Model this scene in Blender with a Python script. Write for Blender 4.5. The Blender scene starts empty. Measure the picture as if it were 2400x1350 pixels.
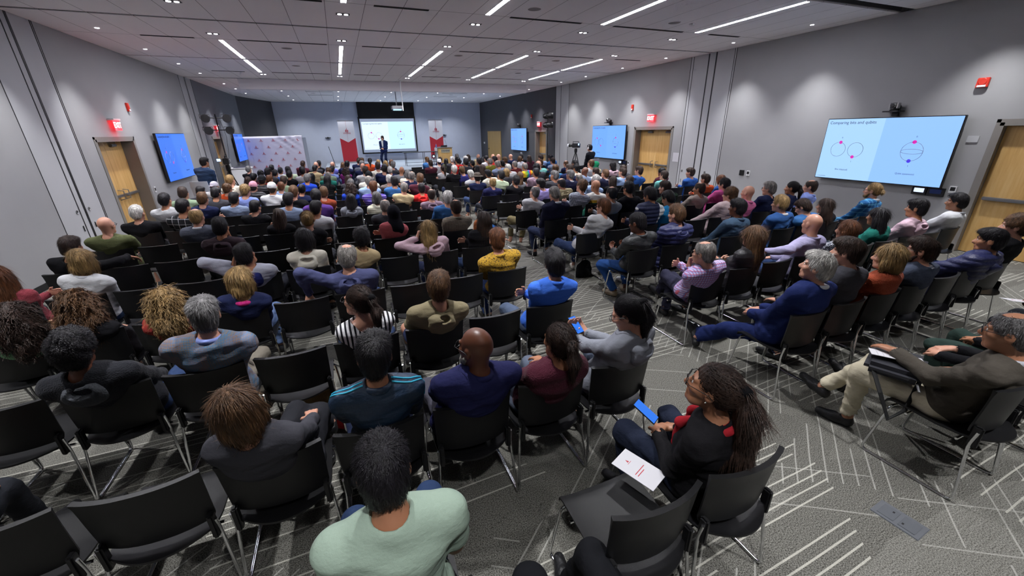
import bpy, bmesh, math, random
import numpy as np
from mathutils import Vector, Matrix, Euler
random.seed(7)
scene = bpy.context.scene
COL = scene.collection

# ------------------------------------------------------------------ camera
CAM_H = 2.2
yaw, pit, rol = 0.38061, 0.37630, -0.01949
fw = Vector((math.sin(yaw)*math.cos(pit), math.cos(yaw)*math.cos(pit), -math.sin(pit)))
rt = Vector((math.cos(yaw), -math.sin(yaw), 0))
up = rt.cross(fw)
r2 = rt*math.cos(rol) + up*math.sin(rol)
u2 = -rt*math.sin(rol) + up*math.cos(rol)
cam_d = bpy.data.cameras.new('camera')
cam = bpy.data.objects.new('camera', cam_d)
COL.objects.link(cam)
cam.matrix_world = Matrix(((r2.x, u2.x, -fw.x, 0), (r2.y, u2.y, -fw.y, 0), (r2.z, u2.z, -fw.z, CAM_H), (0, 0, 0, 1)))
cam_d.sensor_fit = 'HORIZONTAL'
cam_d.sensor_width = 36
cam_d.lens = 937.0*36/2400
cam_d.clip_start = 0.02
cam_d.clip_end = 200
scene.camera = cam

# ------------------------------------------------------------------ world, view, light levels
w = bpy.data.worlds.new('world')
scene.world = w
w.use_nodes = True
w.node_tree.nodes['Background'].inputs[0].default_value = (0.5, 0.55, 0.65, 1)
w.node_tree.nodes['Background'].inputs[1].default_value = 0.02
scene.view_settings.view_transform = 'Standard'
scene.view_settings.look = 'None'
scene.view_settings.exposure = 0.92
scene.view_settings.gamma = 1.0
scene.view_settings.use_curve_mapping = False
cy = scene.cycles
cy.use_denoising = True
cy.max_bounces = 4
cy.diffuse_bounces = 3
cy.use_adaptive_sampling = True
cy.adaptive_threshold = 0.07
cy.adaptive_min_samples = 12
cy.glossy_bounces = 2
cy.transmission_bounces = 2
cy.transparent_max_bounces = 4
cy.caustics_reflective = False
cy.caustics_refractive = False
cy.sample_clamp_indirect = 4.0

LINEAR_W = 48.0          # emission strength of the recessed strip lights
WASH_W = 165.0           # wall wash downlights, watts
DOWN_W = 260.0           # room downlights, watts
ROOM = dict(xl=-4.6, xr=10.1, y0=-3.2, y1=31.0, zc=4.11)

# ------------------------------------------------------------------ helpers
def lin(h):
    h = h.lstrip('#')
    v = [int(h[i:i+2], 16)/255 for i in (0, 2, 4)]
    return tuple(c/12.92 if c <= .04045 else ((c+.055)/1.055)**2.4 for c in v) + (1,)

class N:
    """tiny node-graph helper"""
    def __init__(s, name):
        s.m = bpy.data.materials.new(name); s.m.use_nodes = True
        s.t = s.m.node_tree; s.b = s.t.nodes['Principled BSDF']
    def n(s, kind, **kw):
        x = s.t.nodes.new(kind)
        for k, v in kw.items():
            if k.startswith('i_'):
                key = k[2:]
                key = int(key) if key.isdigit() else key.replace('_', ' ')
                s.set(x.inputs[key], v)
            else: setattr(x, k, v)
        return x
    def set(s, inp, v):
        if isinstance(v, bpy.types.NodeSocket): s.t.links.new(v, inp)
        elif isinstance(v, bpy.types.Node): s.t.links.new(v.outputs[0], inp)
        else: inp.default_value = v
    def math(s, op, a, b=0.0, c=None):
        x = s.t.nodes.new('ShaderNodeMath'); x.operation = op
        s.set(x.inputs[0], a); s.set(x.inputs[1], b)
        if c is not None: s.set(x.inputs[2], c)
        return x.outputs[0]
    def mix(s, f, a, b):
        x = s.t.nodes.new('ShaderNodeMix'); x.data_type = 'RGBA'
        s.set(x.inputs[0], f); s.set(x.inputs[6], a); s.set(x.inputs[7], b)
        return x.outputs[2]
    def obj(s, scale=(1, 1, 1), rot=(0, 0, 0), out='Object'):
        tc = s.t.nodes.new('ShaderNodeTexCoord'); mp = s.t.nodes.new('ShaderNodeMapping')
        s.t.links.new(tc.outputs[out], mp.inputs[0]); mp.inputs['Scale'].default_value = scale; mp.inputs['Rotation'].default_value = rot
        return mp.outputs[0]
    def xyz(s, v):
        x = s.t.nodes.new('ShaderNodeSeparateXYZ'); s.set(x.inputs[0], v); return x.outputs
    def noise(s, vec, scale, detail=2.0, rough=.5):
        x = s.n('ShaderNodeTexNoise'); s.set(x.inputs['Vector'], vec)
        x.inputs['Scale'].default_value = scale; x.inputs['Detail'].default_value = detail; x.inputs['Roughness'].default_value = rough
        return x.outputs['Fac']
    def bump(s, h, strength=.3, dist=.01):
        x = s.n('ShaderNodeBump'); s.set(x.inputs['Height'], h)
        x.inputs['Strength'].default_value = strength; x.inputs['Distance'].default_value = dist
        s.t.links.new(x.outputs[0], s.b.inputs['Normal'])
    def ramp(s, f, stops):
        x = s.n('ShaderNodeValToRGB'); s.set(x.inputs[0], f)
        e = x.color_ramp.elements
        while len(e) < len(stops): e.new(.5)
        for i, (p, c) in enumerate(stops): e[i].position = p; e[i].color = c
        return x.outputs[0]
    def color(s, c): s.set(s.b.inputs['Base Color'], c)
    def p(s, **kw):
        for k, v in kw.items(): s.set(s.b.inputs[k.replace('_', ' ')], v)
        return s

def plain(name, col, rough=.5, metal=0.0, bump=0.0, bs=200, spec=.5):
    m = N(name); m.color(lin(col)); m.p(Roughness=rough, Metallic=metal)
    m.b.inputs['Specular IOR Level'].default_value = spec
    if bump: m.bump(m.noise(m.obj(), bs), bump, .002)
    return m.m
def glow(name, col, strength):
    m = N(name); c = lin(col)
    m.color((0, 0, 0, 1)); m.p(Emission_Color=c, Emission_Strength=strength, Roughness=.3)
    if name != 'strip_diffuser' and not name.startswith(('screen_', 'projected')): m.m.cycles.emission_sampling = 'NONE'
    return m.m

class MB:
    """collects boxes, tubes and lathes into one mesh"""
    def __init__(s): s.v = []; s.f = []; s.mi = []; s.cur = 0
    def add(s, vs, fs, M=None):
        o = len(s.v)
        s.v += [tuple(M @ Vector(v)) if M else tuple(v) for v in vs]
        s.f += [tuple(o+i for i in f) for f in fs]; s.mi += [s.cur]*len(fs)
        return s
    def box(s, lo, hi, M=None):
        (a, b, c), (d, e, f) = lo, hi
        return s.add([(a, b, c), (d, b, c), (d, e, c), (a, e, c), (a, b, f), (d, b, f), (d, e, f), (a, e, f)],
              [(3, 2, 1, 0), (4, 5, 6, 7), (0, 1, 5, 4), (1, 2, 6, 5), (2, 3, 7, 6), (3, 0, 4, 7)], M)
    def rbox(s, lo, hi, r=.01, M=None):
        """box with chamfered vertical and horizontal edges"""
        bm = bmesh.new(); bmesh.ops.create_cube(bm, size=1)
        for v in bm.verts:
            v.co = Vector([(lo[i]+hi[i])/2 + v.co[i]*(hi[i]-lo[i]) for i in range(3)])
        bmesh.ops.bevel(bm, geom=bm.edges[:], offset=r, segments=2, affect='EDGES')
        bm.verts.index_update()
        s.add([v.co[:] for v in bm.verts], [[v.index for v in f.verts] for f in bm.faces], M); bm.free(); return s
    def tube(s, pts, r, n=8, M=None, closed=False, flat=1.0):
        pts = [Vector(p) for p in pts]; m = len(pts); rr = r if isinstance(r, (list, tuple)) else [r]*m
        vs = []; prev = None
        for i, p in enumerate(pts):
            if closed: t = (pts[(i+1) % m]-pts[i-1])
            else: t = pts[min(i+1, m-1)]-pts[max(i-1, 0)]
            t.normalize()
            if prev is None:
                a = Vector((0, 0, 1)) if abs(t.z) < .9 else Vector((1, 0, 0))
                nrm = (a - t*a.dot(t)).normalized()
            else: nrm = (prev - t*prev.dot(t)).normalized()
            prev = nrm; bi = t.cross(nrm)
            for k in range(n):
                a = 2*math.pi*k/n
                vs.append(p + (nrm*math.cos(a)*flat + bi*math.sin(a))*rr[i])
        fs = []
        for i in range(m if closed else m-1):
            for k in range(n):
                j = (i+1) % m
                fs.append((i*n+k, i*n+(k+1) % n, j*n+(k+1) % n, j*n+k))
        if not closed:
            fs.append(tuple(range(n))[::-1]); fs.append(tuple((m-1)*n+k for k in range(n)))
        return s.add(vs, fs, M)
    def lathe(s, prof, c=(0, 0, 0), n=24, M=None, axis='z'):
        vs = []; fs = []
        for r, z in prof:
            for k in range(n):
                a = 2*math.pi*k/n; x, y = r*math.cos(a), r*math.sin(a)
                vs.append({'z': (c[0]+x, c[1]+y, c[2]+z), 'x': (c[0]+z, c[1]+x, c[2]+y), 'y': (c[0]+y, c[1]+z, c[2]+x)}[axis])
        for i in range(len(prof)-1):
            for k in range(n): fs.append((i*n+k, i*n+(k+1) % n, (i+1)*n+(k+1) % n, (i+1)*n+k))
        fs.append(tuple(range(n))[::-1]); fs.append(tuple((len(prof)-1)*n+k for k in range(n)))
        return s.add(vs, fs, M)
    def prism(s, poly, d, axis='y', M=None, at=0.0):
        """2D polygon (u,v) extruded by d along axis; u,v are the other two axes in order"""
        def P(u, v, t):
            return {'x': (t, u, v), 'y': (u, t, v), 'z': (u, v, t)}[axis]
        n = len(poly)
        vs = [P(u, v, at) for u, v in poly] + [P(u, v, at+d) for u, v in poly]
        fs = [tuple(range(n)), tuple(range(n, 2*n))[::-1]] + [(i, (i+1) % n, n+(i+1) % n, n+i) for i in range(n)]
        return s.add(vs, fs, M)
    def mesh(s, name, mats, smooth=False, ang=None):
        me = bpy.data.meshes.new(name); me.from_pydata(s.v, [], s.f)
        for m in (mats if isinstance(mats, (list, tuple)) else [mats]): me.materials.append(m)
        if len(set(s.mi)) > 1: me.polygons.foreach_set('material_index', s.mi)
        bm = bmesh.new(); bm.from_mesh(me); bmesh.ops.recalc_face_normals(bm, faces=bm.faces[:]); bm.to_mesh(me); bm.free()
        if smooth:
            me.polygons.foreach_set('use_smooth', [True]*len(me.polygons))
            me.set_sharp_from_angle(angle=math.radians(ang or 40))
        me.update(); return me
    def obj(s, name, mats, parent=None, smooth=False, ang=None):
        return link(name, s.mesh(name, mats, smooth, ang), parent)

def link(name, data, parent=None, loc=None, rot=None):
    o = bpy.data.objects.new(name, data); COL.objects.link(o)
    if parent is not None: o.parent = parent
    if loc is not None: o.location = loc
    if rot is not None: o.rotation_euler = rot
    return o
def thing(name, label, cat, loc=(0, 0, 0), rz=0.0, group=None):
    o = bpy.data.objects.new(name, None); COL.objects.link(o); o.empty_display_size = .1
    o.location = loc; o.rotation_euler = (0, 0, rz); o['label'] = label; o['category'] = cat
    if group: o['group'] = group
    return o
def tag(o, label, cat, group=None, kind=None):
    o['label'] = label; o['category'] = cat
    if group: o['group'] = group
    if kind: o['kind'] = kind
    return o
def struct(o): o['kind'] = 'structure'; return o
def lamp(name, kind, loc, energy, parent=None, **kw):
    d = bpy.data.lights.new(name, kind); d.energy = energy
    for k, v in kw.items(): setattr(d, k, v)
    o = bpy.data.objects.new(name, d); COL.objects.link(o); o.location = loc
    if parent is not None: o.parent = parent
    return o
def text(name, s, size, mat, parent=None, loc=(0, 0, 0), rot=(0, 0, 0), align='LEFT', depth=.0008, bold=0.0, shear=0):
    c = bpy.data.curves.new(name, 'FONT'); c.body = s; c.size = size; c.extrude = depth; c.offset = bold
    c.align_x = align; c.align_y = 'CENTER'; c.shear = shear; c.resolution_u = 3
    c.materials.append(mat)
    o = bpy.data.objects.new(name, c); me = bpy.data.meshes.new_from_object(o); bpy.data.objects.remove(o)
    me.name = name
    return link(name, me, parent, loc, rot)

# ================================================================== materials of the room
def carpet():
    m = N('carpet_tile'); v = m.obj(); x, y, z = m.xyz(v)
    base = m.n('ShaderNodeTexVoronoi', feature='F1', distance='MINKOWSKI'); base.inputs['Exponent'].default_value = 6
    m.set(base.inputs['Vector'], m.obj(scale=(.55, 1.9, 1), rot=(0, 0, .04))); base.inputs['Scale'].default_value = 1.3
    cellv = m.xyz(base.outputs['Color'])[0]
    patch = m.ramp(cellv, [(0, lin('#201f1b')), (.28, lin('#33322d')), (.55, lin('#46453f')), (.78, lin('#5b5a55')), (1, lin('#72716c'))])
    patch.node.color_ramp.interpolation = 'CONSTANT'
    fib = m.noise(v, 150, 3, .75)
    # fine grooves across
    gro = m.noise(m.obj(scale=(5, 110, 1)), 1.0, 1)
    c = m.mix(m.math('MULTIPLY', m.math('SUBTRACT', gro, .30), 1.9), patch, lin('#37362f'))
    c2 = m.mix(m.ramp(fib, [(.38, (0, 0, 0, 1)), (.62, (1, 1, 1, 1))]), m.mix(.45, c, lin('#161512')), m.mix(.38, c, lin('#b9b7ae')))
    def lines(ang, sp, wdt, length, dens, seed, c_in, col, strength):
        mp = m.obj(rot=(0, 0, ang)); a = m.xyz(mp)
        across = m.math('DIVIDE', m.math('ADD', a[1], m.math('MULTIPLY', m.noise(mp, .8, 1), .05)), sp)
        idx = m.math('FLOOR', across); fr = m.math('FRACT', across)
        wn = m.n('ShaderNodeTexWhiteNoise', noise_dimensions='2D')
        cv = m.n('ShaderNodeCombineXYZ'); m.set(cv.inputs[0], idx); m.set(cv.inputs[1], seed); m.set(wn.inputs['Vector'], cv)
        along = m.math('ADD', m.math('DIVIDE', a[0], length), m.math('MULTIPLY', wn.outputs['Value'], 7.3))
        seg = m.math('FLOOR', along)
        wn2 = m.n('ShaderNodeTexWhiteNoise', noise_dimensions='3D'); cv2 = m.n('ShaderNodeCombineXYZ')
        m.set(cv2.inputs[0], idx); m.set(cv2.inputs[1], seg); cv2.inputs[2].default_value = seed; m.set(wn2.inputs['Vector'], cv2)
        on = m.math('LESS_THAN', wn2.outputs['Value'], dens)
        ln = m.math('LESS_THAN', fr, wdt/sp)
        # zone mask so lines come in fields
        zone = m.math('GREATER_THAN', m.noise(m.obj(scale=(1, 1, 1), rot=(0, 0, seed)), .55+.1*seed, 0), .47)
        f = m.math('MULTIPLY', m.math('MULTIPLY', on, ln), m.math('MULTIPLY', zone, m.math('MULTIPLY', strength, m.math('ADD', .55, fib))))
        return m.mix(f, c_in, col)
    c3 = lines(-.66, .085, .0095, .6, .62, 2.0, c2, lin('#a3a29b'), .55)
    c3 = lines(.55, .16, .0095, .7, .30, 3.0, c3, lin('#a3a29b'), .45)
    c3 = lines(-.03, .060, .010, 1.6, .60, 1.0, c3, lin('#b3b1a6'), .68)
    m.color(c3); m.p(Roughness=.95); m.b.inputs['Specular IOR Level'].default_value = .15
    m.bump(fib, .5, .004); return m.m
def wallpaint(name, col):
    m = N(name); v = m.obj()
    n = m.noise(v, 3.0, 3); m.color(m.mix(m.math('MULTIPLY', n, .12), lin(col), lin('#6e7074')))
    m.p(Roughness=.75); m.bump(m.noise(v, 320, 2), .12, .001); return m.m
def ceiltile():
    m = N('acoustic_ceiling_tile'); v = m.obj(); x, y, z = m.xyz(v)
    def seam(c, sp, off, wd):
        f = m.math('FRACT', m.math('DIVIDE', m.math('ADD', c, off), sp)); return m.math('LESS_THAN', f, wd/sp)
    s1 = seam(x, .601, 100*.601-.13, .008)
    s2 = 0.0
    for cy_ in (2.9, 7.93, 11.44, 16.73, 22.0, 24.6, 27.6): s2 = m.math('MAXIMUM', s2, m.math('LESS_THAN', m.math('ABSOLUTE', m.math('SUBTRACT', y, cy_)), .006))
    s = m.math('MAXIMUM', s1, s2)
    fis = m.noise(v, 90, 2)
    base = m.mix(m.math('MULTIPLY', fis, .25), lin('#f3f1f3'), lin('#e2dee2'))
    m.color(m.mix(s, base, lin('#6b686b'))); m.p(Roughness=.9); m.bump(fis, .15, .002); return m.m
def wood(name, c1, c2, c3, axis='z'):
    m = N(name)
    v = m.obj(scale=(14, 14, 1.1) if axis == 'z' else (1.1, 14, 14))
    n = m.noise(v, 1.0, 4, .6); n2 = m.noise(v, 5.0, 3)
    c = m.ramp(n, [(.3, lin(c1)), (.5, lin(c2)), (.72, lin(c3))])
    m.color(m.mix(m.math('MULTIPLY', n2, .25), c, lin(c1))); m.p(Roughness=.42); m.bump(n2, .05, .001); return m.m

M = {}
M['carpet'] = carpet()
M['wall'] = wallpaint('grey_wall_paint', '#9b9b9c')
M['wall_light'] = wallpaint('light_grey_panel_paint', '#b3b4b7')
M['wall_dark'] = wallpaint('charcoal_wall_paint', '#45464c')
M['wall_navy'] = wallpaint('slate_wall_paint', '#6e727b')
M['wall_front'] = wallpaint('pale_blue_grey_paint', '#c3ccdf')
M['ceil'] = ceiltile()
M['soffit'] = plain('white_soffit_paint', '#e6e2e6', .85)
M['groove'] = plain('black_groove', '#131315', .6)
M['track'] = plain('anodised_track', '#5d5c5e', .45, .3)
M['frame'] = plain('taupe_door_frame', '#7d7974', .5)
M['maple'] = wood('maple_veneer', '#bb9252', '#cfa666', '#dab77b')
M['maple_dull'] = wood('maple_dull', '#9a7c40', '#a88a4b', '#b59657')
M['steel'] = plain('brushed_steel', '#a9a9aa', .32, .9)
M['chrome'] = plain('chrome', '#d6d7d9', .12, 1.0)
M['black'] = plain('black_plastic', '#111113', .42)
M['blackm'] = plain('black_matte', '#0c0c0d', .8)
M['white'] = plain('white_plastic', '#d9dadb', .4)
M['paper'] = plain('white_paper', '#c4c3c8', .8)
M['red'] = plain('red_plastic', '#c8301f', .4)
M['led'] = glow('strip_diffuser', '#f4f3ff', LINEAR_W)
M['spotglow'] = glow('downlight_lens', '#fbf6ff', 6.0)
M['exitglow'] = glow('exit_red_glow', '#ff2f38', 2.2)
M['exitletter'] = glow('exit_letter_glow', '#ffd0cc', 2.0)
M['ink'] = plain('dark_ink', '#2a3350', .6)
M['redink'] = plain('red_ink', '#b02330', .6)
M['shell'] = plain('black_chair_shell', '#0d0d0f', .45, 0, .25, 500, .4)
M['skirt'] = plain('black_stage_skirt', '#0d0d0f', .9)
M['stage'] = plain('grey_stage_top', '#8f99a6', .6)

# ================================================================== shell
XL, XR, Y0, Y1, ZC = (ROOM[k] for k in ('xl', 'xr', 'y0', 'y1', 'zc'))
struct(MB().box((XL-.6, Y0-.4, -.2), (XR+1.0, Y1+.4, 0)).obj('floor', M['carpet']))
# ceiling: slabs with open slots where the partition tracks run
tracks = [(5.19, 5.45), (9.69, 9.79), (14.09, 14.20), (18.58, 18.72)]
ys = [Y0-.4]+[v for t in tracks for v in t]+[Y1+.4]
mb = MB()
for i in range(0, len(ys), 2): mb.box((XL-.6, ys[i], ZC), (XR+1.0, ys[i+1], ZC+.2))
mb.cur = 1; mb.box((XL-.6, Y0-.4, ZC+.2), (XR+1.0, Y1+.4, ZC+.3))
struct(mb.obj('ceiling', [M['ceil'], M['groove']]))
for i, (a, b) in enumerate(tracks):
    mb = MB()
    if i in (1, 3):
        mb.box((XL, a+.008, ZC+.01), (XR, a+.036, ZC+.08)); mb.box((XL, b-.036, ZC+.01), (XR, b-.008, ZC+.08))
    else:
        mb.box((XL, a+.004, ZC+.02), (XR, a+.03, ZC+.1)); mb.box((XL, b-.03, ZC+.02), (XR, b-.004, ZC+.1))
    struct(mb.obj('trim_%d' % (i+1), M['track'] if i in (0, 1, 3) else M['groove']))
# dropped soffit before the stage
struct(MB().box((-3.04, 18.80, ZC-.33), (8.42, 19.0, ZC)).obj('beam', M['soffit']))

def wall_x(name, side, doors, mats):
    """wall along y at x=XL or XR with door openings; mats = [(y0,y1,material)]"""
    t = .35; s = -1 if side == 'l' else 1
    X = XL if side == 'l' else XR
    yend = 26.63 if side == 'l' else Y1
    cuts = sorted(set([Y0, yend]+[v for d in doors for v in d[:2]]+[v for a in mats for v in a[:2] if Y0 < v < yend]))
    mb = MB(); ml = []
    for a, b in zip(cuts, cuts[1:]):
        mid = (a+b)/2; z0 = 0
        for d in doors:
            if d[0] < mid < d[1]: z0 = d[2]
        mm = next(m_ for (p, q, m_) in mats if p <= mid <= q)
        if mm not in ml: ml.append(mm)
        mb.cur = ml.index(mm)
        lo, hi = sorted((X, X+s*t)); mb.box((lo, a, z0), (hi, b, ZC))
    return struct(mb.obj(name, ml))
doorsL = [(11.27, 13.05, 2.17), (20.15, 21.7, 2.13)]
doorsR = [(1.7, 3.53, 2.17), (10.95, 12.83, 2.17), (19.98, 21.33, 2.13)]
wall_x('wall_left', 'l', doorsL, [(-9, 9.22, M['wall']), (9.22, 10.6, M['wall_light']), (10.6, 18.0, M['wall']), (18.0, 19.3, M['wall_light']), (19.3, 40, M['wall_navy'])])
wall_x('wall_right', 'r', doorsR, [(-9, 8.95, M['wall']), (8.95, 10.5, M['wall_light']), (10.5, 17.75, M['wall']), (17.75, 19.0, M['wall_light']), (19.0, 40, M['wall_dark'])])
struct(MB().box((XL-.6, Y0-.4, 0), (XR+1, Y0, ZC)).obj('wall_back', M['wall']))
struct(MB().box((-3.52, Y1, 0), (XR+1, Y1+.3, ZC)).obj('wall_front', M['wall_front']))
a = Vector((-4.6, 26.63, 0)); b = Vector((-3.5, 31.0, 0)); d_ = (b-a).normalized(); nrm = Vector((-d_.y, d_.x, 0))
q = [a, b, b+nrm*.3+d_*.3, a+nrm*.3]
struct(MB().prism([(p.x, p.y) for p in q], ZC, 'z').obj('wall_angled', M['wall_dark']))
# folding partition pockets: thin seams on the side walls
def seams(name, side, lines):
    X = XL if side == 'l' else XR; s = 1 if side == 'l' else -1
    mb = MB()
    for y, wd in lines: lo, hi = sorted((X-s*.01, X+s*.006)); mb.box((lo, y, .02), (hi, y+wd, ZC-.002))
    struct(mb.obj(name, M['groove']))
seams('trim_left', 'l', [(9.20, .012), (9.81, .02), (9.97, .06), (10.59, .015), (10.64, .012), (18.0, .012), (18.60, .03), (18.68, .02), (19.32, .015)])
seams('trim_right', 'r', [(8.93, .012), (8.99, .01), (9.57, .04), (9.83, .035), (10.40, .012), (10.50, .012), (17.74, .015), (18.50, .02), (19.03, .015)])
# baseboards
struct(MB().box((XL, Y0, 0), (XL+.012, 11.2, .1)).box((XL, 13.1, 0), (XL+.012, 20.1, .1)).obj('baseboard_left', M['blackm']))
struct(MB().box((XR-.012, 3.6, 0), (XR, 10.9, .1)).box((XR-.012, 12.9, 0), (XR, 19.9, .1)).obj('baseboard_right', M['blackm']))

# recessed pulls on the folding partitions
def pull(side, y, z, label):
    X = XL if side == 'l' else XR; s = 1 if side == 'l' else -1
    t = thing('flush_pull', label, 'door pull', (X, y, z))
    MB().lathe([(.035, 0), (.035, .008), (.026, .008), (.024, .002)], axis='x', n=20).obj('pull_ring', M['steel'], t, True)
    MB().box((0.0, -.007, -.05), (.01, .007, .05)).obj('pull_slot', M['blackm'], t).location = (s*.004, 0, -.30)
    if s < 0: t.rotation_euler = (0, 0, math.pi)
pull('l', 9.73, .95, 'round steel flush pull left of the seam on the left wall partition')
pull('l', 10.14, .95, 'round steel flush pull right of the seam on the left wall partition')
pull('r', 10.32, .88, 'round steel flush pull on right wall partition farther from the big screen')
pull('r', 9.40, .90, 'round steel flush pull on right wall partition nearer the big screen')

# ------------------------------------------------------------------ doors
def door(idx, side, y0, y1, h, leaves, depth, label_leaf, wood_m, bar=True, closer=True):
    X = XL if side == 'l' else XR; s = -1 if side == 'l' else 1       # s: outward
    t = bpy.data.objects.new('door_%d' % idx, None); COL.objects.link(t); t['kind'] = 'structure'; t.location = (X, (y0+y1)/2, 0)
    hw = (y1-y0)/2
    fr = MB()
    def bx(a, b, c, d, e, f): lo, hi = sorted((a*s, b*s)); fr.box((lo, c, e), (hi, d, f))
    bx(-.012, depth+.06, -hw-.0, -hw+.05, 0, h); bx(-.012, depth+.06, hw-.05, hw, 0, h); bx(-.012, depth+.06, -hw, hw, h-.05, h)
    bx(-.012, 0, -hw-.05, -hw, 0, h+.05); bx(-.012, 0, hw, hw+.05, 0, h+.05); bx(-.012, 0, -hw-.05, hw+.05, h, h+.05)
    fr.obj('door_frame', M['frame'], t)
    wl = (2*hw-.1)/leaves
    for k in range(leaves):
        a0 = -hw+.05+k*wl
        lf = MB(); lo, hi = sorted((depth*s, (depth+.045)*s)); lf.box((lo, a0+.003, .01), (hi, a0+wl-.003, h-.055))
        L = lf.obj('door_leaf', wood_m, t)
        if bar:
            b = MB(); x0 = (depth-.012)*s; x1 = (depth-.065)*s; lo, hi = sorted((x0, x1))
            b.rbox((lo, a0+.06, .93), (hi, a0+wl-.06, .985), .008)
            lo2, hi2 = sorted((depth*s, (depth-.05)*s))
            b.box((lo2, a0+.08, .94), (hi2, a0+.13, .975)); b.box((lo2, a0+wl-.13, .94), (hi2, a0+wl-.08, .975))
            b.obj('panic_bar', M['steel'], L, True)
            if leaves > 1:
                yy = a0+wl-.12 if k == 0 else a0+.12
                g = MB(); g.tube([((depth-.0)*s, yy, .86), ((depth-.10)*s, yy, .88), ((depth-.10)*s, yy, 1.06), (depth*s, yy, 1.08)], .012)
                g.obj('door_handle', M['steel'], L, True)
        else:
            g = MB(); yy = a0+.08
            g.tube([(depth*s, yy, 1.0), ((depth-.05)*s, yy, 1.0), ((depth-.05)*s, yy+.1, 1.0)], .012); g.obj('door_handle', M['blackm'], L, True)
        if closer:
            c = MB(); lo, hi = sorted((depth*s, (depth-.06)*s)); yy = a0+wl*.25
            c.rbox((lo, yy, h-.16), (hi, yy+.24, h-.10), .008); c.tube([((depth-.04)*s, yy+.2, h-.09), ((depth-.12)*s, yy+.02, h-.06), ((depth-.03)*s, yy-.1, h-.055)], .008)
            c.obj('door_closer', plain_closer, L, True)
    # dark lobby behind closed leaves is never seen; back plate closes the opening
    bk = MB(); lo, hi = sorted(((depth+.05)*s, (depth+.10)*s)); bk.box((lo, -hw, 0), (hi, hw, h)); bk.obj('door_back', M['groove'], t)
    return t
plain_closer = plain('grey_door_closer', '#6f6d6a', .4, .5)
door(1, 'l', 11.27, 13.05, 2.17, 2, .24, '', M['maple'])
door(2, 'l', 20.15, 21.7, 2.13, 2, .24, '', M['maple'])
door(3, 'r', 10.95, 12.83, 2.17, 2, .24, '', M['maple'])
door(4, 'r', 19.98, 21.33, 2.13, 1, .24, '', M['maple'])
door(5, 'r', 1.7, 3.53, 2.17, 1, .10, '', M['maple'])
# flat door near the front on the dark right wall
t = bpy.data.objects.new('door_6', None); COL.objects.link(t); t['kind'] = 'structure'; t.location = (XR, 28.0, 0)
MB().box((-.03, -1.33, .0), (0, 1.33, 2.15)).obj('door_leaf', M['maple_dull'], t)
MB().rbox((-.07, 1.05, .96), (-.03, 1.15, 1.0), .01).obj('door_handle', M['blackm'], t)

# ------------------------------------------------------------------ ceiling lights
led_col = (.93, .94, 1.0)
place = {-2.0: 'first column from the left', .41: 'second column from the left', 2.8: 'middle column', 5.2: 'second column from the right', 7.63: 'rightmost column'}
bands = [(5.5, 7.90, 'nearest the camera'), (11.55, 13.95, 'in the middle of the ceiling'), (14.22, 16.7, 'just past the dark slot')]
strip = None
for yy0, yy1, wh in bands:
    for cx, pl in place.items():
        L_ = yy1-yy0
        t = thing('strip_light', 'white strip light in ceiling, %s, %s' % (pl, wh), 'ceiling light', (cx, (yy0+yy1)/2, ZC), 0, 'linear strip lights in the ceiling')
        mb = MB(); mb.box((-.052, -L_/2, -.004), (-.04, L_/2, .03)); mb.box((.04, -L_/2, -.004), (.052, L_/2, .03))
        mb.box((-.052, -L_/2-.012, -.004), (.052, -L_/2, .03)); mb.box((-.052, L_/2, -.004), (.052, L_/2+.012, .03)); mb.obj('housing', M['track'], t)
        MB().box((-.04, -L_/2, -.006), (.04, L_/2, .0)).obj('diffuser', M['led'], t)
def downlight(x, y, label, energy, spot=1.2, blend=.6, double=True, tilt=None, r=.034, z=ZC):
    t = thing('downlight', label, 'ceiling light', (x, y, z), 0, 'recessed downlights')
    mb = MB()
    if double:
        mb.box((-.11, -.06, -.004), (.11, .06, .002)); mb.obj('trim_plate', M['blackm'], t)
        for dx in (-.052, .052):
            MB().lathe([(r, -.010), (r, -.004)], (dx, 0, 0), n=20).obj('lens', M['spotglow'], t)
    else:
        mb.lathe([(r+.012, -.003), (r+.012, .002)], n=20); mb.obj('trim_plate', M['white'], t)
        MB().lathe([(r, -.008), (r, -.003)], n=20).obj('lens', M['spotglow'], t)
    l = lamp('lamp', 'SPOT', (0, 0, -.03), energy, t, spot_size=spot, spot_blend=blend, shadow_soft_size=.05, color=(.97, .97, 1.0))
    if tilt: l.rotation_euler = tilt
    return t
colname = list(place.items())
rowsd = [(-.6, 'added row behind the camera'), (2.9, 'row nearest the camera'), (8.63, 'row before the ceiling groove'), (10.9, 'row after the ceiling groove'), (17.3, 'row before the soffit')]  # rearmost row is added out of view to light the near floor
for y, rn in rowsd:
    for cx, pl in colname:
        downlight(cx, y, 'small twin downlight, %s, %s' % (pl, rn), DOWN_W, 1.5, .8, True)
for i, y in enumerate([23.4, 26.4, 29.3]):
    for j, x in enumerate([-2.1, .38, 2.9, 5.3, 7.6]):
        if i == 0 and j == 4: x = 7.9
        downlight(x, y, 'round downlight over the stage, %s from left, %s row' % (['first', 'second', 'third', 'fourth', 'fifth'][j], ['near', 'middle', 'far'][i]), 110, 2.3, .8, False)
ordn = ['first', 'second', 'third', 'fourth', 'fifth', 'sixth', 'seventh', 'eighth', 'ninth', 'tenth', 'eleventh', 'twelfth', 'thirteenth', 'fourteenth', 'fifteenth', 'sixteenth', 'seventeenth', 'eighteenth', 'nineteenth', 'twentieth']
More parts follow.
